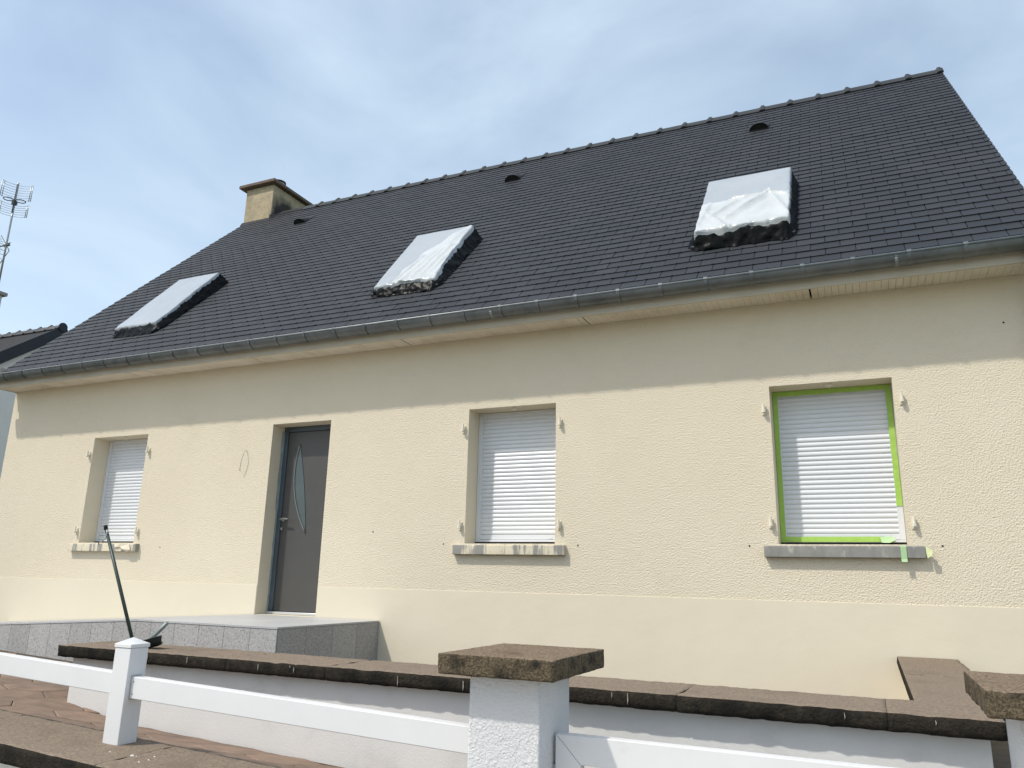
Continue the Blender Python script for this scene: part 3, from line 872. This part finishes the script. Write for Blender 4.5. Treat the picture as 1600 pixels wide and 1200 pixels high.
# ---- roof windows (parts of the house) and the plastic wrapped over each (things of their own)
SKY = [(-9.72, 0.82, 0.95, 1.52, 0.11, 0.20), (-5.26, 0.84, 1.00, 1.42, 0.10, 0.22), (-1.335, 0.90, 0.95, 1.48, 0.165, 0.215)]
SKYLAB = ['taut grey plastic wrapped over the roof window nearest the chimney',
          'bunched white plastic film over the middle of the three roof windows',
          'creased white plastic over the roof window above the green taped shutter']
def fbm(p, o=3):
    s_, a_ = 0, 1
    for i in range(o):
        s_ += noise.noise(p * (2 ** i)) * a_; a_ *= 0.5
    return s_
for si, (X0, W, V0, L_, hb, ht) in enumerate(SKY):
    m = MB()
    m.box(-0.05, W + 0.05, -0.06, L_ + 0.06, 0.008, 0.045)          # flashing
    rw = m.build('roof_window', LEAD, roof, loc=(X0, V0, 0), bevel=0.006)
    m = MB()
    sh = lambda q: hb + (ht - hb) * q / L_ - 0.055
    for (xa, xb, ya, yb) in ((0.01, 0.07, 0.02, L_ - 0.02), (W - 0.07, W - 0.01, 0.02, L_ - 0.02), (0.0701, W - 0.0701, 0.02, 0.09), (0.0701, W - 0.0701, L_ - 0.09, L_ - 0.02)):
        m.hexa([(xa, ya, 0.04), (xb, ya, 0.04), (xb, yb, 0.04), (xa, yb, 0.04)],
               [(xa, ya, sh(ya)), (xb, ya, sh(ya)), (xb, yb, sh(yb)), (xa, yb, sh(yb))])
    m.build('sash', LEAD, rw)
    m = MB()
    m.add([(0.07, 0.09, 0.05), (W - 0.07, 0.09, 0.05), (W - 0.07, L_ - 0.09, 0.07), (0.07, L_ - 0.09, 0.07)], [(0, 1, 2, 3)])
    o = m.build('pane', DGLASS, rw)
    o.modifiers.new('thick', 'SOLIDIFY').thickness = 0.006

    base = roof_w(X0 + W / 2, V0, 0.012)
    cov = empty('plastic_sheet', tuple(base), SKYLAB[si], 'plastic sheet', 'plastic sheets over the roof windows')
    cov.rotation_euler = (radians(45), 0, 0)
    seed = si * 13.7
    def top_h(x, y):
        t = min(max(y / L_, 0), 1)
        return hb + (ht - hb) * t
    def wrap(x, y, lift, rr=0.02, flare=0.25, depth=0.06):
        """fold the flat sheet point (x, y) over the box: anything past the rim hangs down its side"""
        hx = W / 2
        ox = max(abs(x) - hx, 0); oy = max(-y, 0); oz = max(y - L_, 0)
        sx = 1 if x > 0 else -1
        X = min(max(x, -hx), hx); Y = min(max(y, 0), L_)
        drop = max(ox, oy, oz)
        h = top_h(X, Y)
        hh = h + lift - min(drop, h - 0.008) 
        X += sx * min(ox, 0.10) * flare
        Y += -min(oy, 0.12) * flare * 1.6 + min(oz, 0.12) * flare
        return X, Y, max(hh, 0.006)
    # taut sheet over the glass
    def sheet_mesh(x0, x1, y0, y1, fn, nx, ny, keep=None):
        vs, fs, ok = [], [], []
        for j in range(ny + 1):
            for i in range(nx + 1):
                x, y = x0 + (x1 - x0) * i / nx, y0 + (y1 - y0) * j / ny
                vs.append(fn(x, y)); ok.append(keep(x, y) if keep else True)
        for j in range(ny):
            for i in range(nx):
                q = (j * (nx + 1) + i, j * (nx + 1) + i + 1, (j + 1) * (nx + 1) + i + 1, (j + 1) * (nx + 1) + i)
                if all(ok[k] for k in q): fs.append(q)
        used = sorted({k for f in fs for k in f}); rm = {k: i for i, k in enumerate(used)}
        return [vs[k] for k in used], [tuple(rm[k] for k in f) for f in fs]
    dr = 0.045
    def seg(x, y, s0, s1, wid):
        """1 on the fold line s0-s1 (fractions of the sheet), falling to 0 at distance wid"""
        ax, ay, bx, by = (s0[0] - 0.5) * W, s0[1] * L_, (s1[0] - 0.5) * W, s1[1] * L_
        dx, dy = bx - ax, by - ay
        t = min(max(((x - ax) * dx + (y - ay) * dy) / (dx * dx + dy * dy), 0), 1)
        d_ = math.hypot(x - ax - dx * t, y - ay - dy * t)
        return max(0.0, 1 - d_ / wid) ** 1.6 * (0.6 + 0.4 * sin(pi * min(max(t, 0.1), 0.9)))
    FOLDS = {0: [],
             1: [((0.95, 0.90), (0.60, 0.05), 0.10, 0.030), ((0.80, 0.72), (0.45, 0.02), 0.08, 0.030), ((0.9, 0.6), (0.75, 0.02), 0.07, 0.026), ((0.5, 0.45), (0.34, 0.0), 0.06, 0.03), ((0.98, 0.5), (0.86, 0.1), 0.05, 0.02)],
             2: [((0.78, 0.52), (0.33, 0.15), 0.09, 0.045), ((0.78, 0.52), (1.0, 0.05), 0.06, 0.028), ((0.40, 0.43), (0.17, 0.25), 0.06, 0.035), ((0.09, 0.29), (0.34, 0.0), 0.045, 0.028), ((0.02, 0.55), (0.75, 0.49), 0.035, 0.022), ((0.98, 0.42), (0.80, 0.50), 0.06, 0.03), ((0.1, 0.5), (0.02, 0.1), 0.05, 0.02)]}[si]
    def f_taut(x, y):
        e = min(W / 2 - abs(x), y, L_ - y)
        w_ = fbm(Vector((x * 2.2 + seed, y * 1.8, 1.0))) * 0.006
        low = max(0, 1 - y / 0.28)
        w_ += low * noise.noise(Vector((x * 9 + seed, y * 4, 2))) * 0.016
        X, Y, h = wrap(x, y, w_)
        if e < 0:
            X += noise.noise(Vector((y * 7, seed, h * 5))) * 0.007
            Y += noise.noise(Vector((x * 7, seed, h * 5))) * 0.010
        return X, Y, h
    vs, fs = sheet_mesh(-W / 2 - dr, W / 2 + dr, -dr * 1.3, L_ + dr, f_taut, 56, 80)
    obj('cover_sheet', mesh('cover_sheet', vs, fs, PLASTIC, smooth=True), cov)
    # loose, bunched film in front
    if si == 1:
        def inside(x, y):
            v_ = min(max(y / L_, 0), 1)
            return (x + W / 2) / W > 0.31 + 0.63 * v_ ** 2.2 + 0.03 * sin(y * 14)
    else:
        def inside(x, y): return y < L_ * (0.52 + 0.03 * sin(x * 7 + 1.0))
    def f_loose(x, y):
        lift = 0.008 + 0.008 * fbm(Vector((x * 4 + seed, y * 4, 6.0)))
        for s0, s1, wd_, am in FOLDS:
            lift += seg(x, y, s0, s1, wd_) * am
        u_ = 1 - min(max(y, 0) / 0.22, 1)
        lift += u_ * noise.noise(Vector((x * 12, y * 6, seed + 4))) * (0.030 if si == 1 else 0.010)
        X, Y, h = wrap(x, y, lift, flare=0.25)
        if min(W / 2 - abs(x), y) < 0:
            am = 0.022 if si == 1 else 0.010
            X += noise.noise(Vector((y * 8, seed, h * 5))) * am
            Y += noise.noise(Vector((x * 8, seed, h * 5))) * am * 1.5
        return X, Y, h
    if si:
        yb_ = -0.075 if si == 1 else -0.105
        vs, fs = sheet_mesh(-W / 2 - 0.03, W / 2 + (0.06 if si == 1 else 0.03), yb_, L_ + 0.01, f_loose, 72, 100, inside)
        o = obj('loose_film', mesh('loose_film', vs, fs, PLASTIC_W, smooth=True), cov)
    # black film round the window foot; its flare also stands in for cast shadow
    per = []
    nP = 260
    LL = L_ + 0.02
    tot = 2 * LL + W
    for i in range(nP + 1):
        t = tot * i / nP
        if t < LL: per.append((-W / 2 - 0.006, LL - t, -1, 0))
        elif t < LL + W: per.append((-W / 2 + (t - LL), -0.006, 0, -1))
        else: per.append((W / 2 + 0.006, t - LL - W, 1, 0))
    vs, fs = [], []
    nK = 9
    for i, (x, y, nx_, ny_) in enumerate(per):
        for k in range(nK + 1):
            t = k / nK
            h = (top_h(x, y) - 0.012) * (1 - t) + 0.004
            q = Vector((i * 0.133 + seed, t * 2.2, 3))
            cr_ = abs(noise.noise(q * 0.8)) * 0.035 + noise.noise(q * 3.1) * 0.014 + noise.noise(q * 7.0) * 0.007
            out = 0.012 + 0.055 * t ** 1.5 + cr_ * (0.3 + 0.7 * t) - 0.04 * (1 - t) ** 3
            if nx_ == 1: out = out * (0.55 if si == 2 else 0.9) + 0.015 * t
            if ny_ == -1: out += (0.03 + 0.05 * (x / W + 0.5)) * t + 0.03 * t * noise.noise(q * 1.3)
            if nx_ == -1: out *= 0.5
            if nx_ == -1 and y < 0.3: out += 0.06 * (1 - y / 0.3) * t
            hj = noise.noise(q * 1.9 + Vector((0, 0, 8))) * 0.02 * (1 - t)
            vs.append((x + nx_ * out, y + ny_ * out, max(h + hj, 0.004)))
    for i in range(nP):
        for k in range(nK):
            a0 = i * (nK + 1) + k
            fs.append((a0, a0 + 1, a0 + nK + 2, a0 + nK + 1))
    obj('black_film_and_shadow', mesh('black_film_and_shadow', vs, fs, PLASTIC_B, smooth=True), cov)

# ------------------------------------------------------------------ tiled entrance landing with its ramp
land = empty('entrance_landing', (-6.0, -0.8, -0.55), 'grey granite tiled landing and ramp in front of the door', 'landing')
LO = Vector(land.location)
LX1, LY, LXR, LXE = -4.70, -1.57, -6.40, -11.0
def lz(x): return 0.0 if x > LXR else 0.060 * (x - LXR)
m = MB()
for a, b in ((LXE, LXR), (LXR, LX1 - 0.013)):
    m.hexa([(a, LY + 0.013, -1.0), (b, LY + 0.013, -1.0), (b, 0.005, -1.0), (a, 0.005, -1.0)],
           [(a, LY + 0.013, lz(a) - 0.02), (b, LY + 0.013, lz(b) - 0.02), (b, 0.005, lz(b) - 0.02), (a, 0.005, lz(a) - 0.02)])
m.build('core', GROUT, land, loc=tuple(-LO))
def quad_tile(name, P, th, nrm, ms):
    c = sum((Vector(p) for p in P), Vector()) / 4
    n = Vector(nrm) * th
    mb = MB()
    mb.hexa([Vector(p) - c - n for p in P], [Vector(p) - c for p in P])
    return mb.build(name, ms, land, loc=tuple(c - LO))
x = LX1
while x > -10.4:                               # front risers
    x0 = max(x - 0.30, -10.7)
    if x > LXR > x0 + 0.02: x0 = LXR
    zb = lambda q: min(gz(q, LY), lz(q) - 0.05) - 0.03
    quad_tile('riser_tile', [(x0 + 0.002, LY, zb(x0)), (x - 0.002, LY, zb(x)), (x - 0.002, LY, lz(x) - 0.019), (x0 + 0.002, LY, lz(x0) - 0.019)], 0.011, (0, -1, 0), GRAN)
    x = x0
yy = LY
for k in range(4):                             # right-hand side
    y1 = yy + abs(LY) / 4
    quad_tile('riser_tile', [(LX1, yy + 0.002 + (0.012 if k == 0 else 0), -0.95), (LX1, y1 - 0.002 - (0.012 if k == 3 else 0), -0.95), (LX1, y1 - 0.002 - (0.012 if k == 3 else 0), -0.019), (LX1, yy + 0.002 + (0.012 if k == 0 else 0), -0.019)], 0.011, (1, 0, 0), GRAN)
    yy = y1
x = LX1 + 0.006
first = True
while x > -10.4:                               # tread tiles
    x0 = max(x - 0.30, -10.7)
    if x > LXR > x0 + 0.02: x0 = LXR
    for k in range(4):
        ya = LY - 0.006 + k * 0.392 + 0.0015
        yb = min(LY - 0.006 + (k + 1) * 0.392 - 0.0015, -0.012)
        quad_tile('tread_tile', [(x0 + 0.0015, ya, lz(x0)), (x - 0.0015, ya, lz(x)), (x - 0.0015, yb, lz(x)), (x0 + 0.0015, yb, lz(x0))], 0.016, (0, 0, 1), GRANT)
    x = x0

# ------------------------------------------------------------------ inner garden wall with brown coping
CT = -0.068
gw = empty('garden_wall', (-2.2, -2.97, -0.9), 'low white garden wall with long dark brown coping in front of the house', 'wall')
GO = Vector(gw.location)
m = MB()
m.box(-5.15, 0.40, -3.14, -2.80, -1.20, CT - 0.080)
m.box(0.20, 0.43, -2.79, -0.012, -1.20, CT - 0.082, 1)
m.build('wall_body', (WHITE_W, CREAM), gw, loc=tuple(-GO), bevel=0.006)
flat = lambda x, y: CT
edges = [-5.225, -4.45, -3.68, -2.92, -1.90, -0.88, 0.02, 0.455]
for i in range(len(edges) - 1):
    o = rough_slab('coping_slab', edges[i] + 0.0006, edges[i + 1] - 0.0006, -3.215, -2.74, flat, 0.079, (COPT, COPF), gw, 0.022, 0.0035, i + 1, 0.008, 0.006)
    o.location = -GO
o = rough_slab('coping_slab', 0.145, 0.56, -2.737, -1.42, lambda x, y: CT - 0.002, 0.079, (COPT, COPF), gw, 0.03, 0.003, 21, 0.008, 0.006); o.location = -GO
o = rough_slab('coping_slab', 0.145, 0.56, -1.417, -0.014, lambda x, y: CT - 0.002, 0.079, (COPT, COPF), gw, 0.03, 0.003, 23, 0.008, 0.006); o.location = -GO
m = MB()                                       # lime streaks run down the blackened edge
for xs_ in (-4.62, -4.35, -4.0, -3.42, -3.18, -3.15, -2.43, -2.02, -1.93, -1.80, -1.72, -1.2, -1.12, -0.15, 0.2):
    h_ = random.uniform(0.012, 0.055); w_ = random.uniform(0.002, 0.007)
    zt = CT - random.uniform(0.006, 0.02)
    m.add([(xs_, -3.2195, zt), (xs_ + w_, -3.2195, zt - 0.004), (xs_ + w_ * 0.7 + 0.003, -3.2195, zt - h_ * 0.6), (xs_ + w_ * 0.3, -3.2195, zt - h_)], [(0, 1, 2, 3)])
o = m.build('lime_streaks', LIME, gw, loc=tuple(-GO)); o['kind'] = 'stuff'
o.modifiers.new('thick', 'SOLIDIFY').thickness = 0.003

# ------------------------------------------------------------------ street boundary wall, fence, pillars, gate
bw_ = empty('boundary_wall', (-5.0, -4.1, -1.07), 'street wall with brown granular coping carrying the white post', 'wall')
BO = Vector(bw_.location)
cz = lambda x, y: -0.40 - 0.041 * (x + 4.2) + 0.004
m = MB()
m.hexa([(-13.5, -4.26, -1.2), (-1.70, -4.26, -1.2), (-1.70, -3.88, -1.2), (-13.5, -3.88, -1.2)],
       [(-13.5, -4.26, cz(-13.5, 0) - 0.093), (-1.70, -4.26, cz(-1.7, 0) - 0.093), (-1.70, -3.88, cz(-1.7, 0) - 0.093), (-13.5, -3.88, cz(-13.5, 0) - 0.093)])
m.build('wall_body', WHITE_W, bw_, loc=tuple(-BO))
e = [-13.5, -9.0, -7.0, -5.75, -4.55, -3.35, -2.2, -1.66]
for i in range(len(e) - 1):
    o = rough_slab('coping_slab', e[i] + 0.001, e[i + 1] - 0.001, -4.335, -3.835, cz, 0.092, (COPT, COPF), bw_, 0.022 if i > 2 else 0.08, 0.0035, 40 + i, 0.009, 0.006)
    o.location = -BO
# spilled mortar crumbs by the post
mb = MB()
for q in range(9):
    x, y = -3.42 + random.uniform(-0.08, 0.2), -4.12 + random.uniform(-0.06, 0.08)
    r_ = random.uniform(0.004, 0.011); z = cz(x, y)
    mb.add([(x - r_, y, z - .002), (x, y - r_ * .7, z - .002), (x + r_ * 1.2, y, z - .002), (x, y + r_, z - .002), (x, y, z + r_ * 0.5)], [(0, 1, 4), (1, 2, 4), (2, 3, 4), (3, 0, 4), (3, 2, 1, 0)])
o = mb.build('mortar_crumbs', mat('mortar', (0.6, 0.58, 0.53), rough=0.9), bw_, loc=tuple(-BO)); o['kind'] = 'stuff'

fence = empty('fence', (-3.62, -3.97, -0.41), 'white plastic post and single rail fence standing on the street wall', 'fence')
FO = Vector(fence.location)
px0, px1, py0, py1 = -3.682, -3.567, -4.03, -3.915
pz = cz(-3.62, 0)
m = MB()
m.hexa([(px0, py0, pz - 0.004), (px1, py0, pz - 0.004), (px1, py1, pz - 0.004), (px0, py1, pz - 0.004)], [(px0, py0, 0.050), (px1, py0, 0.050), (px1, py1, 0.050), (px0, py1, 0.050)])
post = m.build('post', FENCE, fence, loc=tuple(-FO), bevel=0.004)
m = MB()
q = 0.004
cb = [(px0 - q, py0 - q), (px1 + q, py0 - q), (px1 + q, py1 + q), (px0 - q, py1 + q)]
cxm, cym = (px0 + px1) / 2, (py0 + py1) / 2
m.add([(x, y, 0.051) for x, y in cb] + [(x, y, 0.069) for x, y in cb] + [(cxm, cym, 0.101)],
      [(3, 2, 1, 0), (0, 1, 5, 4), (1, 2, 6, 5), (2, 3, 7, 6), (3, 0, 4, 7), (4, 5, 8), (5, 6, 8), (6, 7, 8), (7, 4, 8)])
m.build('post_cap', FENCE, post, bevel=0.002)
def rail(xa, xb, za, zb, nm='rail'):
    m = MB(); ya, yb, h = -4.0, -3.945, 0.108
    m.hexa([(xa, ya, za - h), (xb, ya, zb - h), (xb, yb, zb - h), (xa, yb, za - h)], [(xa, ya, za), (xb, ya, zb), (xb, yb, zb), (xa, yb, za)])
    return m.build(nm, FENCE, fence, loc=tuple(-FO), bevel=0.004)
rail(-8.2, px0 - 0.001, 0.10, -0.080)
rail(px1 + 0.001, -1.518, -0.091, -0.156)
m = MB(); m.box(px1 + 0.0005, px1 + 0.006, -4.004, -3.941, -0.205, -0.085)
m.build('rail_socket', mat('socket_grey', (0.35, 0.34, 0.32), (0.5, 0.49, 0.46), 20, 0.6), fence, loc=tuple(-FO))

for zq in (-0.115, -0.175):
    m = MB(); m.tube([(px1 + 0.02, -4.0015, zq), (px1 + 0.02, -3.999, zq)], 0.0045, 8)
    m.build('screw', STEEL, fence, loc=tuple(-FO))
def pillar(cx, label, seed, bottom=-1.07):
    t = empty('gate_pillar', (cx, -3.955, bottom), label, 'pillar', 'gate pillars')
    O = Vector(t.location)
    m = MB(); m.box(cx - 0.154, cx + 0.154, -4.13, -3.79, bottom - 0.005, 0.071)
    m.build('shaft', ROUGHCAST, t, loc=tuple(-O), bevel=0.008)
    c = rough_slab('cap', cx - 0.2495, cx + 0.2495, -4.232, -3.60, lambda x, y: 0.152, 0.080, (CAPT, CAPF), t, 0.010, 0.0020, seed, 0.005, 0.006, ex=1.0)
    c.location = -O
    return t
pillar(-1.362, 'white roughcast gate pillar with brown stone cap, whole cap in view', 3)
pillar(0.540, 'gate pillar with brown cap cut off by the right edge of the picture', 8)

gate = empty('gate', (-0.41, -3.96, -1.0), 'white framed garden gate between the two capped pillars', 'gate')
GO2 = Vector(gate.location)
gx0, gx1, gya, gyb, gt, gb = -1.195, 0.375, -3.99, -3.94, -0.147, -0.95
fw = 0.105
def gpoly(name, P):
    m = MB(); m.prism(P, 'y', gya, gyb); return m.build(name, FENCE, gate, loc=tuple(-GO2), bevel=0.003)
g = 0.0006
gpoly('top_rail', [(gx0 + g, gt), (gx1 - g, gt), (gx1 - fw - g, gt - fw), (gx0 + fw + g, gt - fw)])
gpoly('stile', [(gx0, gt - g * 2), (gx0 + fw, gt - fw - g * 2), (gx0 + fw, gb + fw), (gx0, gb)])
gpoly('stile', [(gx1, gt - g * 2), (gx1 - fw, gt - fw - g * 2), (gx1 - fw, gb + fw), (gx1, gb)])
gpoly('bottom_rail', [(gx0 + g * 3, gb), (gx0 + fw + g * 3, gb + fw), (gx1 - fw - g * 3, gb + fw), (gx1 - g * 3, gb)])
mb = MB(); mb.box(gx0 + fw - 0.01, gx1 - fw + 0.01, -3.976, -3.954, 0, 0.118)
me_gs = mb.me('infill_board', FENCE)
z = gt - fw - 0.135
while z > gb + fw:
    obj('infill_board', me_gs, gate, tuple(Vector((0, 0, z)) - GO2))
    z -= 0.130
m = MB()
for z in (-0.30, -0.80): m.box(gx0 - 0.018, gx0 - 0.001, -3.985, -3.945, z - 0.04, z + 0.04)
m.build('hinge', STEEL, gate, loc=tuple(-GO2))

# ------------------------------------------------------------------ tools on the coping
def at_y(u, v, Y):
    d = WC.transposed() @ Vector(((u - 800) / 1204.35, (v - 600) / 1204.35, 1))
    return CAM + d * ((Y - CAM.y) / d.y)
foot = Vector((-4.80, -2.95, CT + 0.006))
tip = at_y(165, 823, -2.95)
pole = empty('pole', tuple(foot), 'dark green pole leaning behind the white fence post, wire loop at its top', 'pole')
m = MB()
m.tube([(0, 0, 0), tuple((tip - foot) * 0.5), tuple(tip - foot)], [0.0125, 0.0125, 0.0115], 10)
m.build('shaft', POLE_G, pole, smooth=True)
m = MB()
d = tip - foot
t0 = d * 0.985
m.tube([tuple(t0 + Vector((0.012, 0, 0))), tuple(t0 + Vector((0.03, -0.01, -0.03))), tuple(t0 + Vector((0.028, -0.012, -0.075))), tuple(t0 + Vector((-0.01, -0.016, -0.105))), tuple(t0 + Vector((-0.045, -0.014, -0.09))), tuple(t0 + Vector((-0.035, -0.012, -0.125)))], 0.004, 6)
m.build('wire_loop', STEEL, pole, smooth=True)
m = MB(); m.tube([tuple(d * 0.975), tuple(d * 1.008)], 0.0145, 10)
m.build('end_cap', DARK, pole, smooth=True)

pan = empty('dustpan', (-4.545, -3.04, CT + 0.002), 'grey metal dustpan with short handle lying on the coping by the post', 'dustpan')
def scoop(s_, t):
    # s_ runs from the heel to the lip, t across; the near side is tipped up so its back shows, its shade put in as dark colour
    w_ = 0.075 * (1 - 0.75 * abs(2 * s_ - 0.9) ** 2.4)
    return Vector((-0.115 + 0.225 * s_, t * w_, 0.006 + 0.036 * s_ - t * 0.020 + 0.022 * t * t - 0.02 * sin(pi * s_)))
m = MB()
ns_, nt_ = 14, 8
top_ = [scoop(i / ns_, -1 + 2 * j / nt_) for i in range(ns_ + 1) for j in range(nt_ + 1)]
bot_ = [p - Vector((0, 0.002, 0.004)) for p in top_]
zmin = min(p.z for p in bot_)
top_ = [p - Vector((0, 0, zmin)) for p in top_]; bot_ = [p - Vector((0, 0, zmin)) for p in bot_]
k_ = len(top_); q_ = nt_ + 1
m.add(top_, [(i * q_ + j, (i + 1) * q_ + j, (i + 1) * q_ + j + 1, i * q_ + j + 1) for i in range(ns_) for j in range(nt_)], 0)
m.add(bot_, [(i * q_ + j, i * q_ + j + 1, (i + 1) * q_ + j + 1, (i + 1) * q_ + j) for i in range(ns_) for j in range(nt_)], 1)
obj('blade', mesh('blade', m.v, m.f, (PANM, mat('pan_shaded_back', (0.02, 0.026, 0.025), rough=0.5)), smooth=True, fm=m.m), pan)
m = MB(); m.tube([(-0.05, 0.01, 0.03), (0.04, 0.005, 0.09), (0.14, 0.0, 0.17)], [0.011, 0.0125, 0.013], 10)
m.build('handle', PANM, pan, smooth=True)

# ------------------------------------------------------------------ neighbour's house
NX, NY, NZ = -18.0, 4.94, 6.30
nb = empty('neighbour_house', (-22.5, NY, -1.2), 'white neighbouring house with dark roof behind the left gable', 'house')
NO = Vector(nb.location)
ns = 0.76                                       # slope
wd = 3.9
ez = NZ - ns * wd
m = MB()
m.prism([(NY - wd + 0.2, -1.2), (NY + wd - 0.2, -1.2), (NY + wd - 0.2, ez), (NY, NZ - 0.12), (NY - wd + 0.2, ez)], 'x', -27, NX)
m.build('wall', NWALL, nb, loc=tuple(-NO))
m = MB()
for s_ in (-1, 1):
    m.hexa([(-27.2, NY, NZ - 0.10), (NX + 0.10, NY, NZ - 0.10), (NX + 0.10, NY + s_ * (wd + 0.3), ez - 0.33), (-27.2, NY + s_ * (wd + 0.3), ez - 0.33)],
           [(-27.2, NY, NZ), (NX + 0.10, NY, NZ), (NX + 0.10, NY + s_ * (wd + 0.3), ez - 0.23), (-27.2, NY + s_ * (wd + 0.3), ez - 0.23)])
nroof = m.build('roof', NSLATE, nb, loc=tuple(-NO))
for s_ in (-1, 1):
    m = MB()
    th = 0.30
    m.hexa([(NX + 0.101, NY, NZ - th), (NX + 0.13, NY, NZ - th), (NX + 0.13, NY + s_ * (wd + 0.3), ez - 0.23 - th), (NX + 0.101, NY + s_ * (wd + 0.3), ez - 0.23 - th)],
           [(NX + 0.101, NY, NZ + 0.03), (NX + 0.13, NY, NZ + 0.03), (NX + 0.13, NY + s_ * (wd + 0.3), ez - 0.20), (NX + 0.101, NY + s_ * (wd + 0.3), ez - 0.20)])
    m.build('bargeboard', NBOARD, nroof)
me_nr = ridge_mesh('ridge_tile', 0.41, 0.13, mat('neighbour_ridge', (0.05, 0.052, 0.055), (0.08, 0.08, 0.08), 8, 0.6, 0.3))
x = NX + 0.14 - 0.41
while x > -22:
    obj('ridge_tile', me_nr, nroof, (x, NY, NZ - 0.05))
    x -= 0.41
m = MB()                                        # ridge end
n = 10
m.tube([(NX + 0.131, NY, NZ + 0.0), (NX + 0.16, NY, NZ + 0.0)], 0.115, 14)
m.build('ridge_end', NBOARD, nroof)
m = MB(); m.box(-22.6, -21.27, NY - 0.3, NY + 0.42, 5.6, 7.74)
nch = m.build('chimney', NWALL, nb, loc=tuple(-NO))
m = MB(); m.box(-22.7, -21.17, NY - 0.4, NY + 0.5, 7.742, 7.83)
m.build('chimney_cap', mat('neighbour_cap', (0.28, 0.26, 0.25), rough=0.9), nch)

# antenna mast on the neighbour's chimney
AX, AY = -21.3, 5.22
ant = empty('tv_antenna', (AX, AY, 7.831), 'tall television antenna mast with grid reflector above the neighbouring chimney', 'antenna')
AO = Vector(ant.location)
m = MB(); m.tube([(0, 0, 0), (0, 0, 3.30)], 0.026, 8)
m.build('mast', ALU, ant, smooth=True)
yaw = radians(52)
Ra = Matrix.Rotation(yaw, 3, 'Z')
def grid(name, zc, hh, w, nr):
    m = MB()
    for i in range(nr):
        z = zc - hh / 2 + hh * i / (nr - 1)
        pts = [Ra @ Vector((w * t, 0.10 - 0.16 * t * t * 1.0, 0)) for t in (-1, -0.75, -0.4, 0, 0.4, 0.75, 1)]
        m.tube([(p.x, p.y, z) for p in pts], 0.0055, 5)
    for t in (-1, -0.88, 0.88, 1):
        p = Ra @ Vector((w * t, 0.10 - 0.16 * t * t, 0))
        m.tube([(p.x, p.y, zc - hh / 2 - 0.02), (p.x, p.y, zc + hh / 2 + 0.02)], 0.011, 5)
    return m.build(name, ALU, ant, smooth=True)
grid('upper_reflector', 3.04, 0.46, 0.37, 7)
grid('lower_reflector', 2.47, 0.34, 0.35, 6)
m = MB()
for s_ in (-1, 1):
    ring = []
    for i in range(17):
        a = 2 * pi * i / 16
        p = Ra @ Vector((s_ * 0.15 + 0.12 * cos(a), -0.12, 0))
        ring.append((p.x, p.y, 2.71 + 0.05 * sin(a)))
    m.tube(ring, 0.014, 6, caps=False)
m.build('dipole', ALUD, ant, smooth=True)
m = MB()
p0 = Ra @ Vector((0, -0.14, 0))
m.tube([(p0.x, p0.y, 2.3), (p0.x, p0.y, 3.2)], 0.015, 6)
m.tube([(0, 0, 2.71), (p0.x, p0.y, 2.71)], 0.02, 6)
m.build('support_arm', ALUD, ant, smooth=True)
m = MB(); m.box(-0.05, 0.05, -0.06, 0.05, 2.62, 2.72)
m.build('junction_box', ALUD, ant)
m = MB(); m.tube([(0.16, 0, 1.42), (-1.3, -0.1, 1.18)], 0.017, 6)        # lower aerial: boom, elements, corner reflector
m.tube([(0.14, 0, 1.36), (-0.06, 0, 1.36)], 0.03, 6)
m.build('lower_boom', ALUD, ant, smooth=True)
m = MB()
for i in range(5):
    t = 0.12 + i * 0.1
    for sg in (-1, 1):
        a = Vector((-0.25 - t * 0.9 - 0.12, -0.28, 1.38 + sg * t)); b = Vector((-0.25 - t * 0.9 - 0.12, 0.28, 1.38 + sg * t))
        m.tube([a, b], 0.007, 5)
for sg in (-1, 1):
    for yy in (-0.28, 0.0, 0.28):
        m.tube([(-0.30, yy, 1.38), (-0.80, yy, 1.38 + sg * 0.55)], 0.011, 5)
m.build('corner_reflector', ALUD, ant, smooth=True)
m = MB()
for i in range(7):
    x = -0.35 - i * 0.13
    m.tube([(x, -0.16, 1.40 + (x) * 0.165), (x, 0.16, 1.40 + x * 0.165)], 0.009, 5)
m.build('director', ALU, ant, smooth=True)
